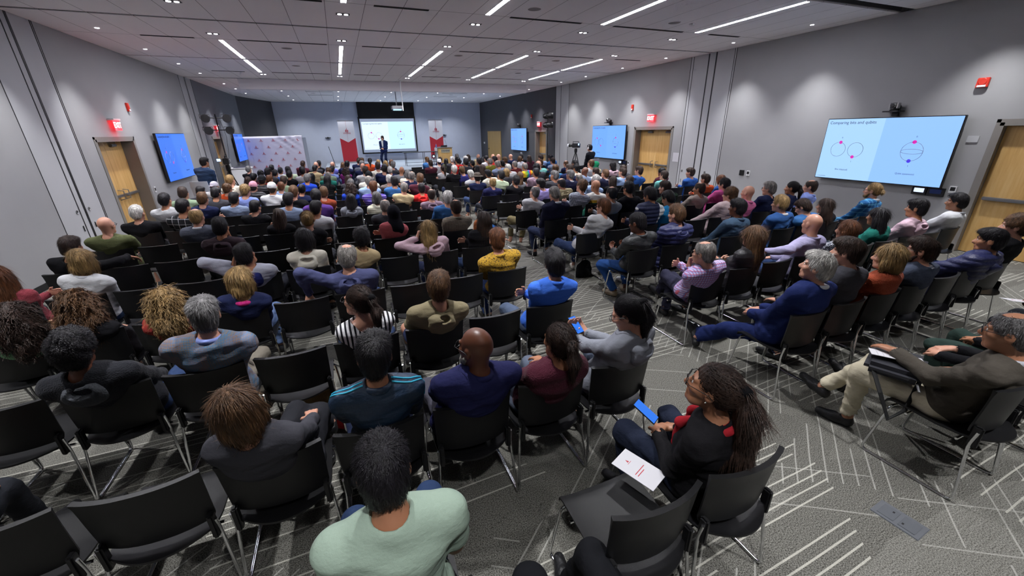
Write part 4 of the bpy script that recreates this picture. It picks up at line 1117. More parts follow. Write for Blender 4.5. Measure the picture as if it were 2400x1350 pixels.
def seatfn(u, v):
    a = 2*u-1
    pts = [(.245, .400), (.238, .422), (.20, .430), (.10, .424), (-.02, .415), (-.12, .420), (-.205, .430), (-.285, .440)]
    s = v*(len(pts)-1); i = min(int(s), len(pts)-2); f = s-i
    y = pts[i][0]*(1-f)+pts[i+1][0]*f; z = pts[i][1]*(1-f)+pts[i+1][1]*f
    e_ = max(0, (v-.68)/.32); z += .016*abs(a)**3*(1-e_); hw = .218-.030*e_
    y2 = y + .085*a*a*e_*e_
    return (a*hw, y2, z), (0, .1, 1)
ME_BACK = sheet(backfn, 15, 10, lambda u, v: .011+.013*max(0, (v-.86)/.14)).mesh('backrest', M['shell'], True, 50)
ME_SEAT = sheet(seatfn, 13, 22, lambda u, v: .011).mesh('seat', M['shell'], True, 50)
def fillet(pts, r, n=4):
    out = [Vector(pts[0])]
    for i in range(1, len(pts)-1):
        p = Vector(pts[i]); a = (Vector(pts[i-1])-p); b = (Vector(pts[i+1])-p); ra = min(r, a.length*.45); rb = min(r, b.length*.45)
        s = p+a.normalized()*ra; e = p+b.normalized()*rb
        for k in range(n+1):
            t_ = k/n; out.append(s*(1-t_)**2+p*2*t_*(1-t_)+e*t_*t_)
    out.append(Vector(pts[-1])); return out
def legmesh(sg):
    return MB().tube(fillet([(sg*.12, .19, .405), (sg*.222, .205, .408), (sg*.250, .265, .0095), (sg*.250, -.235, .0095), (sg*.222, -.185, .40), (sg*.222, -.20, .50)], .035), .0085, 8).mesh('sled_leg', M['chrome'], True, 80)
ME_LEG = {-1: legmesh(-1), 1: legmesh(1)}
ME_BAR = MB().tube([(-.222, .12, .400), (.222, .12, .400)], .008, 8).tube([(-.222, -.13, .400), (.222, -.13, .400)], .008, 8).mesh('cross_bars', M['chrome'], True)
ME_BRK = {sg: MB().rbox((sg*.205-.014, -.215, .385), (sg*.205+.014, -.170, .53), .008).mesh('side_bracket', M['shell'], True) for sg in (-1, 1)}
def chair(x, y, label, group, rz=0.0, far=False):
    t = thing('stacking_chair', label, 'chair', (x, y, 0), rz, group)
    link('backrest', ME_BACK, t); link('seat', ME_SEAT, t)
    for sg in (-1, 1): link('sled_leg', ME_LEG[sg], t)
    if not far:
        link('cross_bars', ME_BAR, t)
        for sg in (-1, 1): link('side_bracket', ME_BRK[sg], t)
    return t

# ================================================================== the audience grid
def YB(k, b='L'): return .12 if k < -1 else (.85 if b == 'L' else .67) if k < 0 else 1.784+1.018*k
def colx(k, b, j):
    if b == 'L': return 1.495-.508*j
    return (3.43 if k < 0 else 3.35 if k < 3 else 3.2 if k < 5 else 3.1 if k < 9 else 2.95)+.507*j
DY = .235
rowname = lambda k: (['second', 'third'] if 0 else ordn)[k+1] if k >= -1 else 'first'
def place_words(k, b, j):
    """row counted from the back of the room (nearest the camera), seat from the central aisle"""
    side = 'left' if b == 'L' else 'right'
    return '%s row from back, %s %s of aisle' % (ordn[k+1], ordn[j], side)
PEOPLE = '''
-1 L 0 -0.13 0.20 1.11 q D blackcardigan -60 t
-1 L 3 -0.00 0.24 1.16 s K mint 0 t
0 L 0 0.02 0.06 1.10 p K heather -25 l
0 L 1 0.01 0.00 1.05 p D burgundy -10 t
0 L 2 0.04 0.06 1.09 x G navyblazer -40 d
0 L 3 0.03 0.14 1.12 s K tracksuit 0 t
0 L 4 -0.07 0.04 1.05 o B charcoal 0 l
1 L 0 0.07 0.10 1.11 s K cobalt 0 t
1 L 2 0.06 0.06 1.08 s B khaki 0 l
1 L 3 -0.02 0.06 1.07 p D striped -40 l
1 L 5 0.07 0.12 1.11 s S tweed 0 l
1 L 6 -0.05 0.04 1.05 f K fleece 15 d
2 L 0 -0.08 0.12 1.09 s A mustard 0 l
2 L 3 -0.06 0.10 1.11 t G slatehoodie 10 l
2 L 5 0.07 0.08 1.02 o Y navy -5 l
2 L 6 0.04 0.06 0.92 c Y crimson 10 l
2 L 7 -0.01 0.10 0.98 c B black 10 l
2 L 8 0.13 0.10 0.94 c D sagegreen 0 l
3 L 0 0.11 0.12 1.09 l D black 10 l
3 L 1 -0.12 0.12 1.05 l Y palepink -15 l
3 L 3 0.11 0.08 1.04 f K tan 0 t
3 L 4 0.02 0.12 1.09 o K cream 0 l
3 L 5 -0.06 0.04 1.00 s K greyhoodie 20 t
3 L 8 0.11 0.14 1.09 o Y white 5 l
3 L 9 0.03 0.10 1.02 l A redknit 0 l
4 L 0 0.00 0.12 1.11 t D gingham -25 t
4 L 2 0.10 0.12 1.10 j K salmon 5 t
4 L 4 0.00 0.12 1.12 u Y black 5 l
4 L 6 0.02 0.12 1.12 s K brownhoodie 30 t
4 L 9 0.09 0.10 1.04 s D black 15 t
5 L 0 0.12 0.10 1.12 s W denimblue -5 l
5 L 2 0.08 0.10 1.06 t G charcoal 0 l
5 L 4 0.05 0.12 1.11 s K lightgrey 15 t
5 L 5 0.04 0.10 1.03 l D black 0 l
5 L 7 0.02 0.12 1.12 t Y slate 20 l
5 L 9 0.02 0.10 1.09 x W olive 30 l
6 L 0 0.04 0.08 1.04 t D mauve 0 l
6 L 2 0.03 0.10 1.06 o S creamstripe 10 l
6 L 3 0.08 0.12 1.06 l K heather 0 l
6 L 4 0.02 0.14 1.16 s K purple 5 t
6 L 5 0.08 0.14 1.14 s K greyblue 5 t
6 L 6 0.07 0.10 1.05 s K black 5 l
6 L 8 0.09 0.14 1.14 s K blackplaid 15 t
6 L 9 -0.00 0.10 1.08 s W black 20 l
7 L 0 0.04 0.08 1.01 s K scarlet -5 t
7 L 1 0.17 0.10 1.10 t G sand 0 l
7 L 2 0.05 0.12 1.14 s A purplestripe 0 l
7 L 4 0.11 0.12 1.10 s B rust 5 l
7 L 5 0.08 0.14 1.14 s B black 10 l
7 L 7 0.08 0.12 1.09 s K greyblue 5 t
7 L 8 0.10 0.14 1.13 s B navy 15 l
7 L 9 0.05 0.14 1.14 s K lightgrey 25 t
8 L 0 0.18 0.12 1.16 s B burgundy 0 l
8 L 1 0.09 0.12 1.12 s K denimblue 5 t
8 L 2 0.03 0.12 1.16 t G lightblue 0 l
8 L 3 0.14 0.12 0.98 c D royalblue 0 d
8 L 5 0.15 0.12 1.08 u K navy 0 t
8 L 6 0.09 0.12 1.13 k W white 0 t
8 L 7 0.10 0.14 1.12 f Y periwinkle 0 l
8 L 8 0.08 0.12 1.10 s K charcoal 10 t
8 L 9 0.04 0.12 1.14 s D sage 25 l
9 L 0 0.15 0.12 1.13 t G navy 0 l
9 L 1 0.08 0.10 1.07 s W taupe 0 l
9 L 2 0.10 0.14 1.17 k K cream 0 l
9 L 3 0.17 0.10 1.03 o S charcoal 0 l
9 L 6 0.14 0.12 1.05 s A lightblue 0 l
9 L 7 0.08 0.12 1.08 k P blackpuffer 5 l
9 L 8 0.07 0.12 1.07 f B orange 10 l
9 L 9 0.06 0.10 1.04 s K charcoal 20 t
10 L 0 0.25 0.10 1.09 o S cream 0 l
10 L 3 0.13 0.12 1.04 l D charcoal 0 l
10 L 4 0.12 0.12 1.06 l K black 0 t
10 L 5 0.14 0.12 1.12 s S royalblue 5 t
10 L 6 0.09 0.12 1.09 s D sage 10 l
10 L 7 0.12 0.14 1.13 k K blackpuffer 5 t
10 L 8 -0.05 0.12 1.16 s Y cream 10 l
10 L 9 0.10 0.12 1.02 k G lightgrey 0 l
11 L 0 0.17 0.10 1.11 x D grey 0 t
11 L 1 0.16 0.12 1.19 s K navy 5 l
11 L 2 0.12 0.12 1.16 s D lightgrey 0 l
11 L 4 0.12 0.12 1.07 t G teal 0 l
11 L 5 0.21 0.12 1.06 l K black 0 l
11 L 7 0.14 0.12 1.05 s A red 10 l
11 L 8 0.14 0.12 1.05 l D black 0 l
12 L 0 -0.07 0.12 1.04 s W navy 0 l
12 L 1 0.07 0.12 1.19 s D cream 0 l
12 L 4 0.11 0.12 1.10 s B sage 0 l
12 L 5 -0.09 0.12 1.16 s K lightgrey 5 t
12 L 6 0.04 0.12 1.06 s K black 5 t
12 L 7 0.00 0.12 1.16 s K charcoal 10 l
12 L 8 0.10 0.10 1.02 s K burgundy 10 l
13 L 0 0.15 0.12 1.14 s S charcoal 0 l
13 L 2 0.16 0.12 1.13 x W navy 0 l
13 L 3 0.13 0.12 1.03 c D magenta 0 l
13 L 4 0.22 0.12 1.09 s K periwinkle 0 t
13 L 6 -0.08 0.12 1.12 s K palegreen 0 d
13 L 7 0.04 0.10 1.04 s K blue 5 t
13 L 8 0.15 0.12 1.05 f K charcoal 5 t
14 L 0 0.20 0.12 1.14 s A navy 0 l
14 L 2 0.18 0.12 1.15 s S slate 0 l
14 L 3 0.19 0.12 1.17 s K navy 10 l
14 L 5 0.14 0.12 1.07 s K tan 10 t
14 L 7 0.08 0.10 1.04 s K white 0 t
15 L 0 0.10 0.12 1.06 l Y black 5 l
15 L 3 0.07 0.12 1.06 l B black 0 l
15 L 4 0.23 0.12 1.11 x W violet 0 l
15 L 5 0.14 0.12 1.12 x W charcoal 10 l
15 L 8 0.20 0.12 1.09 s K black 10 d
15 L 9 -0.02 0.10 1.06 s S black 20 l
16 L 0 -0.09 0.12 1.06 t Y lavender 0 l
16 L 1 0.09 0.12 1.12 p K orange 0 t
16 L 2 0.17 0.12 1.14 s D navy 0 l
16 L 5 0.24 0.12 1.11 s K black 20 t
16 L 6 0.14 0.12 1.11 s D burgundy 40 t
17 L 1 -0.16 0.12 1.09 s B charcoal 0 l
-1 R 0 -0.05 0.14 1.06 t S olivebrown -70 t
0 R 0 0.02 0.10 1.13 s W bluesuit -45 l
0 R 1 0.01 0.18 1.17 s D charcoal -45 l
0 R 2 -0.03 0.10 1.08 o Y rust -40 l
0 R 3 -0.02 0.10 1.08 s D bluegrey -50 l
0 R 5 -0.00 0.02 1.07 s K navypuffer -60 t
0 R 6 0.05 0.06 1.15 f B black -70 l
1 R 0 -0.12 0.06 1.00 t G plaidshirt -40 l
1 R 1 0.09 0.10 1.08 l B leather -35 l
1 R 3 0.01 0.10 1.12 x B lilac -20 l
1 R 4 0.04 0.02 1.01 o A patterned -10 l
1 R 6 -0.06 0.20 1.05 l K teal -40 t
1 R 7 0.02 0.08 1.13 s K palepink -50 t
1 R 9 0.03 0.10 1.13 s K white -50 t
2 R 0 -0.09 0.12 1.09 s K blackjacket -45 d
2 R 1 0.01 0.12 1.14 s B navypuffer -40 l
2 R 3 0.04 0.10 1.14 s K slateblue -45 d
2 R 5 -0.04 0.16 1.11 s Y blueblazer -45 l
2 R 6 -0.08 0.12 1.03 s D denimblue -45 l
2 R 7 -0.08 0.12 1.00 l D black -45 l
2 R 9 0.03 0.12 1.16 u Y blueplaid -55 l
3 R 0 0.21 0.06 1.12 s A lightgrey -45 l
3 R 2 0.09 0.14 1.21 s K navyvest -35 t
3 R 3 -0.05 0.14 1.14 s K azure -45 t
3 R 5 0.14 0.04 1.12 f B blush -30 l
3 R 6 0.07 0.06 1.12 x G pink -45 l
3 R 7 0.10 0.08 1.15 s G navy -45 l
3 R 8 0.11 0.04 1.13 p K navy -50 t
3 R 9 0.11 0.04 1.12 t D periwinkle -50 l
4 R 0 -0.01 0.14 1.18 s G midnight -10 l
4 R 2 0.08 0.10 1.12 t K grey -10 t
4 R 3 -0.02 0.16 1.17 s K black -30 t
4 R 5 -0.17 0.20 1.12 s D darkgreen -45 l
4 R 6 0.04 0.06 1.07 t D beige -40 t
4 R 7 0.15 0.04 1.11 s K hotpink -45 l
5 R 0 0.20 0.06 1.11 t S lightgrey 0 l
5 R 2 0.21 0.08 1.16 f B checked -30 l
5 R 3 0.03 0.12 1.12 x B greenstripe -45 t
5 R 9 -0.09 0.14 1.08 s D orange -40 l
5 R 10 -0.13 0.16 1.05 o A blue -30 l
6 R 2 -0.19 0.16 1.11 s K lavender -10 l
6 R 3 -0.19 0.16 1.09 t K khaki -10 t
6 R 4 0.19 0.06 1.11 s W lightblue -10 l
6 R 5 0.16 0.06 1.06 l D black -10 l
6 R 6 0.12 0.06 1.03 l D black -10 l
6 R 8 0.14 0.04 1.09 s D aqua -35 l
6 R 10 -0.04 0.14 1.11 s D blue -45 l
7 R 0 0.08 0.08 1.07 t Y navyblazer -15 l
7 R 1 0.16 0.08 1.08 f K black 0 t
7 R 3 0.17 0.08 1.14 s S charcoal -15 t
7 R 4 0.11 0.10 1.13 s S midnight -25 l
7 R 5 -0.14 0.12 1.03 t G midnight -25 l
7 R 6 0.14 0.06 1.10 s B midnight -10 l
7 R 7 0.17 0.06 1.11 s D lightblue -15 l
7 R 8 0.19 0.04 1.13 s D blue -30 l
7 R 10 -0.05 0.12 1.03 f K burgundy -30 t
8 R 0 0.03 0.10 1.09 h B navy 0 l
8 R 1 0.16 0.08 1.12 s K palegreen -5 t
8 R 2 0.25 0.06 1.07 l B grey 0 l
8 R 3 0.15 0.08 1.13 s K mauve -5 t
8 R 5 0.15 0.10 1.18 s D navy -15 l
8 R 6 0.16 0.06 1.09 x B greyblue 0 d
8 R 7 0.01 0.08 1.03 f D white 0 l
8 R 9 -0.07 0.14 1.07 f D charcoal -10 l
9 R 1 -0.25 0.14 1.09 s W lightgrey 0 l
9 R 2 -0.21 0.14 1.08 s K cream 5 t
9 R 3 -0.16 0.14 1.08 o Y charcoal 0 l
9 R 5 -0.21 0.18 1.16 f K charcoal -5 t
9 R 6 -0.09 0.14 1.09 f B blueplaid -10 l
9 R 7 0.11 0.08 1.08 f K cream 0 t
9 R 8 0.12 0.10 1.19 t B lightgrey 0 l
9 R 10 -0.07 0.16 1.09 l K palepink -15 l
10 R 0 0.10 0.12 1.14 s W black 0 l
10 R 1 -0.16 0.14 1.11 s B purplenavy 0 l
10 R 2 -0.03 0.14 1.12 l D black 10 l
10 R 4 -0.23 0.16 1.11 s W lightgrey 0 l
10 R 5 -0.14 0.16 1.12 t G tiedye 0 l
10 R 6 -0.16 0.16 1.16 x W aqua -5 l
10 R 8 0.16 0.08 1.12 s K black -10 t
10 R 10 -0.02 0.10 1.02 j E floral 0 t
11 R 0 0.00 0.12 1.09 p D lightgrey 0 l
11 R 2 0.12 0.10 1.04 l K black 0 t
11 R 4 -0.17 0.16 1.16 t G greyblue 0 l
11 R 5 -0.06 0.14 1.11 t G redplaid 0 l
11 R 9 -0.11 0.12 1.00 t B navy -15 l
12 R 2 0.03 0.12 1.18 s K charcoal 0 t
12 R 3 0.01 0.14 1.18 s K black 0 t
12 R 4 -0.09 0.14 1.17 t G moss 0 l
12 R 5 -0.12 0.14 1.07 s K black -5 t
12 R 8 -0.12 0.14 1.06 o B black -5 l
12 R 9 -0.11 0.14 1.08 f D greyblue -10 l
13 R 0 0.02 0.12 1.12 s D burgundy 0 l
13 R 2 0.02 0.12 1.17 s K scarlet 0 t
13 R 3 0.08 0.10 1.05 s K blackplaid 0 t
13 R 5 -0.04 0.14 1.15 s K scarlet 0 t
13 R 6 -0.12 0.14 1.12 s B black -5 l
13 R 9 -0.11 0.14 1.14 s D lightblue -10 l
13 R 10 -0.18 0.18 1.15 f K denimblue -10 t
14 R 1 0.05 0.10 1.08 k W lightgrey 0 l
14 R 2 0.07 0.12 1.15 s W charcoal 0 l
14 R 5 -0.03 0.12 1.13 s K white 0 l
14 R 6 -0.02 0.14 1.17 x B black 0 l
14 R 8 -0.09 0.14 1.07 o B white 0 l
14 R 9 -0.16 0.16 1.09 l D burgundy -5 l
15 R 2 0.06 0.10 1.02 l K olive 0 l
15 R 4 -0.10 0.14 1.10 s W charcoal 0 l
15 R 5 0.16 0.10 1.01 c K black 0 t
15 R 8 -0.08 0.14 1.10 x A navy 0 l
15 R 9 -0.08 0.14 1.09 s K black 0 t
16 R 1 -0.02 0.12 1.07 s B denimblue 0 l
16 R 2 0.05 0.10 1.04 s D navy 0 l
16 R 7 -0.04 0.12 1.08 x W red 0 l
17 R 4 0.05 0.10 1.09 s S charcoal 0 l
17 R 5 0.09 0.10 1.01 c D olive 0 l
17 R 6 0.09 0.10 1.05 x A sand -10 l
'''
EX = {
 (-1, 'L', 0): dict(yaw=-34, pitch=.22, pose='lap', glasses=True, lvl=0, scarf='#a3222c', trousers='#1c2233', big=.98, tw=-.25, skin='t'),
 (-1, 'L', 3): dict(yaw=0, lvl=0, big=1.06, pose='thigh'),
 (-1, 'R', 0): dict(yaw=-14, pitch=-.06, pose='bag', legs='cross', glasses=True, lvl=0, trousers='#c9c0a8', skin='t', tw=-.1),
 (0, 'L', 0): dict(yaw=-38, pitch=-.42, pose='phone', lvl=0, glasses=True, trousers='#4a5262', shoes='#dcdcdc', tw=-.3, legs='back'),
 (0, 'L', 1): dict(yaw=-8, pitch=0, lvl=0, pose='thigh', trousers='#5a6272'),
 (0, 'L', 2): dict(yaw=-30, pitch=.08, lvl=0, glasses=True, pose='thigh', beard='#8b8781', big=1.1, trousers='#4b4a55', legs='fwd'),
 (0, 'L', 3): dict(yaw=4, lvl=0, big=1.0, pose='thigh'),
 (0, 'L', 4): dict(yaw=-5, lvl=0, big=1.08, pose='thigh', roll=-.12, trousers='#222328', legs='crossR', tw=.2),
 (1, 'L', 0): dict(yaw=14, lvl=0, big=1.02, trousers='#4a566c'),
 (1, 'L', 2): dict(yaw=8, lvl=0, big=1.02, shorts=True, pose='thigh', legs='fwd'),
 (1, 'L', 3): dict(yaw=-48, lvl=0, glasses=True, pose='lap', pitch=.1, tw=-.2, big=1.03),
 (1, 'L', 5): dict(yaw=-12, lvl=0, big=1.1, pose='crossed', trousers='#6e685e'),
 (1, 'L', 6): dict(yaw=-5, lvl=0, big=1.06, pose='lap', roll=.06, fem=False),
 (2, 'L', 0): dict(yaw=10, lvl=0, trousers='#2b3c63', shoes='#2c2c26'),
 (2, 'L', 3): dict(yaw=2, lvl=0, pose='backL', pitch=.05, roll=.1, tw=.15, big=1.05),
 (2, 'L', 5): dict(yaw=-18, lvl=0, scarf='#b52a72', pose='lap', trousers='#5b6f96', fem=True),
 (2, 'L', 6): dict(yaw=-12, lvl=0, pose='cheekR'), (2, 'L', 7): dict(yaw=-14, lvl=0, pose='lap', tw=.3), (2, 'L', 8): dict(yaw=-14, lvl=0),
 (3, 'L', 5): dict(yaw=10, pose='cheekL', roll=-.30, lvl=0, tw=.1), (3, 'L', 1): dict(yaw=-8, pose='cheekL', roll=-.12, tw=-.2), (3, 'L', 3): dict(fem=True),
 (3, 'L', 8): dict(yaw=-5, fem=True), (3, 'L', 9): dict(yaw=-10), (4, 'L', 9): dict(yaw=10, pose='overR', tw=.2),
 (4, 'L', 6): dict(yaw=12, pose='chinR'), (5, 'L', 9): dict(yaw=10, glasses=True, shorts=True, big=1.12), (6, 'L', 9): dict(big=1.1, yaw=6),
 (0, 'R', 0): dict(yaw=-24, pitch=.16, lvl=0, big=1.08, pose='lap', legs='ankles', trousers='#1b2756', seat=.48),
 (0, 'R', 1): dict(yaw=-15, lvl=0, big=1.06), (0, 'R', 2): dict(yaw=-16, lvl=0, fem=True, pose='thigh'), (0, 'R', 3): dict(yaw=-20, lvl=0, glasses=True, beard='#2f211b', big=1.08), (0, 'R', 4): dict(yaw=-20, lvl=0, glasses=True, pitch=-.1),
 (1, 'R', 0): dict(yaw=-15, pitch=-.08, lvl=0, glasses=True, pose='chinL', legs='crossR', trousers='#2b2b3d', big=1.03),
 (1, 'R', 1): dict(yaw=-12, lvl=0, glasses=True), (1, 'R', 3): dict(yaw=8, lvl=1, pose='overL', big=1.03, trousers='#2b3d63'),
 (1, 'R', 5): dict(pitch=-.45, glasses=True, pose='read'), (1, 'R', 7): dict(yaw=-12), (1, 'R', 9): dict(yaw=-14, pose='thigh'),
 (2, 'R', 0): dict(yaw=-20, pitch=-.15, trousers='#24477f', shoes='#8a7a62', pose='read', lvl=0), (2, 'R', 1): dict(yaw=-14, lvl=0, shoes='#d0d3d8'),
 (2, 'R', 9): dict(glasses=True, beard='#7a5c34', fem=False, yaw=-16, pose='lap'), (2, 'R', 6): dict(pitch=-.5),
 (3, 'R', 0): dict(yaw=-22, lvl=0, trousers='#2b3a5c', shoes='#c9c2b4', legs='flat'), (3, 'R', 2): dict(pitch=-.3), (3, 'R', 3): dict(pitch=-.4, glasses=True),
 (4, 'R', 0): dict(pitch=-.35, yaw=-8), (5, 'R', 1): dict(trousers='#6b6145', legs='flat', yaw=4), (4, 'R', 1): dict(pose='chinL'), (5, 'R', 0): dict(trousers='#6b6145'), (6, 'R', 2): dict(pose='behind'),
 (6, 'R', 0): dict(pitch=-.15),
}
def stripes_on_shoulders(t_, F_, top_):
    from mathutils.bvhtree import BVHTree
    me = top_.data; bv = BVHTree.FromPolygons([v.co[:] for v in me.vertices], [p.vertices[:] for p in me.polygons])
    T = F_['T']; mc = plain('cyan_stripe', '#2fb3d6', .6)
    for i, (S, E_, W_, *r) in enumerate(F_['arms']):
        sg = -1 if i == 0 else 1
        for o_ in (-.016, .006):
            src = [Vector(T(sg*x, -.02+o_, 1.0)) for x in (.07, .09, .11, .13, .15, .165)]+[Vector(S+(E_-S)*f)+Vector((sg*.0, o_-.012, 0)) for f in (.0, .12, .25, .4, .55)]
            pts = []
            for k, p in enumerate(src):
                dr_ = Vector((0, 0, -1)) if k < 6 else Vector((-sg*(.4+.12*(k-6)), 0, -1+.15*(k-6))).normalized()
                hit = bv.ray_cast(p-dr_*.3, dr_)
                if hit[0]: pts.append(hit[0]-dr_*.0015)
            if len(pts) > 3: MB().tube(pts, .0048, 6).obj('shoulder_stripe', mc, top_, True)
EX[(0, 'L', 3)]['extra'] = stripes_on_shoulders
def earring(t_, F_, top_):
    for sg in (-1, 1): MB().lathe([(.001, -.005), (.005, 0), (.001, .005)], tuple(F_['H']+F_['R']@A3(sg*.078, -.002, -.035)), n=10).obj('earring', M['chrome'], t_, True)
EX[(-1, 'L', 0)]['extra'] = earring
used = {}
POSE1 = {'read1': 'read', 'cheekR': 'chinR'}
plist = []
for ln in PEOPLE.strip().splitlines():
    a = ln.split(); plist.append((int(a[0]), a[1], int(a[2]), float(a[3]), float(a[4]), float(a[5]), a[6], a[7], a[8], float(a[9]), a[10]))
npart = 0
SPEAKER = Vector((2.35, 24.6))
for (k, b, j, dx, dy, hz, hair, hcol, shirt, yv, skin) in plist:
    x, y = colx(k, b, j), YB(k, b)+DY
    rnd = random.Random(k*100+j*7+(b == 'R')*1000+5)
    e = dict(EX.get((k, b, j), {}))
    aim = math.atan2(SPEAKER.x-x, SPEAKER.y-y)
    if 'yaw' in e: wy = math.radians(e.pop('yaw'))
    elif b == 'L' and k <= 2: wy = math.radians(yv)+math.atan2(x, y)
    else: wy = aim+math.radians(rnd.uniform(-9, 9))-(math.radians(6) if b == 'R' else 0)
    desc = HD[hair].format(HC[hcol][1]) if hair not in 'xh' else HD[hair]
    gl = e.pop('glasses', hair in 'st' and rnd.random() < .2)
    pl_ = place_words(k, b, j)
    lab = 'person, %s, %s, %s' % (desc, SH[shirt][2], pl_)
    if len(lab.replace(',', ' ').split()) > 16: lab = 'person, %s, %s, %s' % (desc.replace('salt and pepper', 'greying').replace('dark brown', 'brown'), SH[shirt][2].replace(' and ', ' ').replace('royal ', '').replace('midnight ', '').replace('sweatshirt with', 'top'), pl_)
    if 'skin' in e: skin = e.pop('skin')
    lvl = e.pop('lvl', 1 if k <= 4 else 2)
    pose = e.pop('pose', None); pose = POSE1.get(pose, pose)
    sgrp = 'seated audience, %s side of the aisle' % ('left' if b == 'L' else 'right')
    trs = e.pop('trousers', rnd.choice(['#23252e', '#2a3350', '#1b1b20', '#3a3c42', '#2d3e60']))
    hd = (dx, dy-DY, hz+.012)
    if lvl == 2 and not e:
        fem = hair in 'lcopuj'; v = rnd.randrange(3); ybin = max(-2, min(2, round(wy/.22))); s = max(.93, min(1.08, hz/1.12))
        person((x, y, 0), 0, (0, .12-DY, 1.12), hair, hcol, shirt, skin, lab, sgrp, ybin*.22, 0, 0, ['lap', 'thigh', 'crossed'][v], 'flat', fem, 1.0, 2, k*31+j, key=('far', fem, v, ybin),
               scale=s, trousers=trs, lean=math.atan(max(-.2, min(.2, dx))/1.1), glasses=False)
    else:
        person((x, y, 0), 0, hd, hair, hcol, shirt, skin, lab, sgrp, wy, e.pop('pitch', 0.0), e.pop('roll', 0.0), pose, e.pop('legs', rnd.choice(['flat', 'flat', 'fwd', 'back'])), e.pop('fem', None), e.pop('big', 1.0), lvl, k*31+j+3,
               trousers=trs, glasses=gl, **e)
    used[(k, b, j)] = (SH[shirt][2], desc)
# people cut by the picture's edge: only legs or knees show
person((-2.06, YB(0)+DY, 0), 0, (0, -.10, 1.12), 's', 'K', 'charcoal', 't', 'person at left picture edge, only dark trouser legs and shoe showing', 'seated audience, left side of the aisle', pose='thigh', legs='fwd', lvl=1, trousers='#22242a', seed=3)
used[(0, 'L', 7)] = 1
person((.60, .52, 0), 0, (-.02, -.26, 1.03), 's', 'K', 'black', 't', 'person at bottom picture edge, only a black trouser knee showing', 'seated audience, left side of the aisle', pose='lap', legs='fwd', lvl=1, trousers='#121317', seed=4)
chair(.60, .52, 'black plastic chair below picture edge under black trouser knee', 'black stacking chairs')
person((3.94, YB(-1, 'R')+DY, 0), 0, (.05, -.10, 1.06), 'o', 'D', 'black', 'l', 'person at right picture edge in black and white patterned skirt and dark tights', 'seated audience, right side of the aisle', pose='lap', legs='ankles', lvl=1, trousers='skirtpat', shorts=True, seed=5, yawh=-.2)
person((4.45, YB(-1, 'R')+DY, 0), 0, (.05, -.10, 1.06), 's', 'K', 'black', 't', 'person at right picture edge in dark green trousers, beyond patterned skirt', 'seated audience, right side of the aisle', pose='lap', legs='flat', lvl=1, trousers='#2b3b36', seed=6, yawh=-.2)
person((5.46, YB(-1, 'R')+DY, 0), 0, (.05, -.10, 1.06), 's', 'K', 'black', 'd', 'person at right picture edge in black sleeves holding out a white brochure', 'seated audience, right side of the aisle', pose='read', legs='flat', lvl=1, trousers='#1d2026', seed=8, yawh=-.2)
used[(-1, 'R', 1)] = 1; used[(-1, 'R', 2)] = 1; used[(-1, 'R', 4)] = 1

# chairs: under every sitter near enough to show, and the empty ones between them
ncol = {}
for (k, b, j) in used: ncol[(k, b)] = max(ncol.get((k, b), 0), j)
for k in range(-1, 12):
    ml = {-1: 3, 0: 7, 1: 8, 2: 9, 3: 9, 4: 9}.get(k, 9); mr = max(ncol.get((k, 'R'), 0), {-1: 4, 0: 6, 1: 9, 2: 9}.get(k, 3))
    for b, mx in (('L', ml), ('R', mr)):
        for j in range(mx+1):
            if k == -1 and b == 'L' and j == 2: continue
            occ = (k, b, j) in used
            u = used.get((k, b, j))
            if occ: lab = 'black plastic chair under seated person, %s' % place_words(k, b, j)
            else: lab = 'empty black plastic chair, %s' % place_words(k, b, j)
            chair(colx(k, b, j), YB(k, b)+DY, lab, 'occupied black stacking chairs' if occ else 'empty black stacking chairs', 0, k > 7)
for k in range(12, 17):
    for b in 'LR':
        chair(colx(k, b, 0), YB(k)+DY, 'black plastic chair beside the aisle, %s' % place_words(k, b, 0), 'black stacking chairs', 0, True)

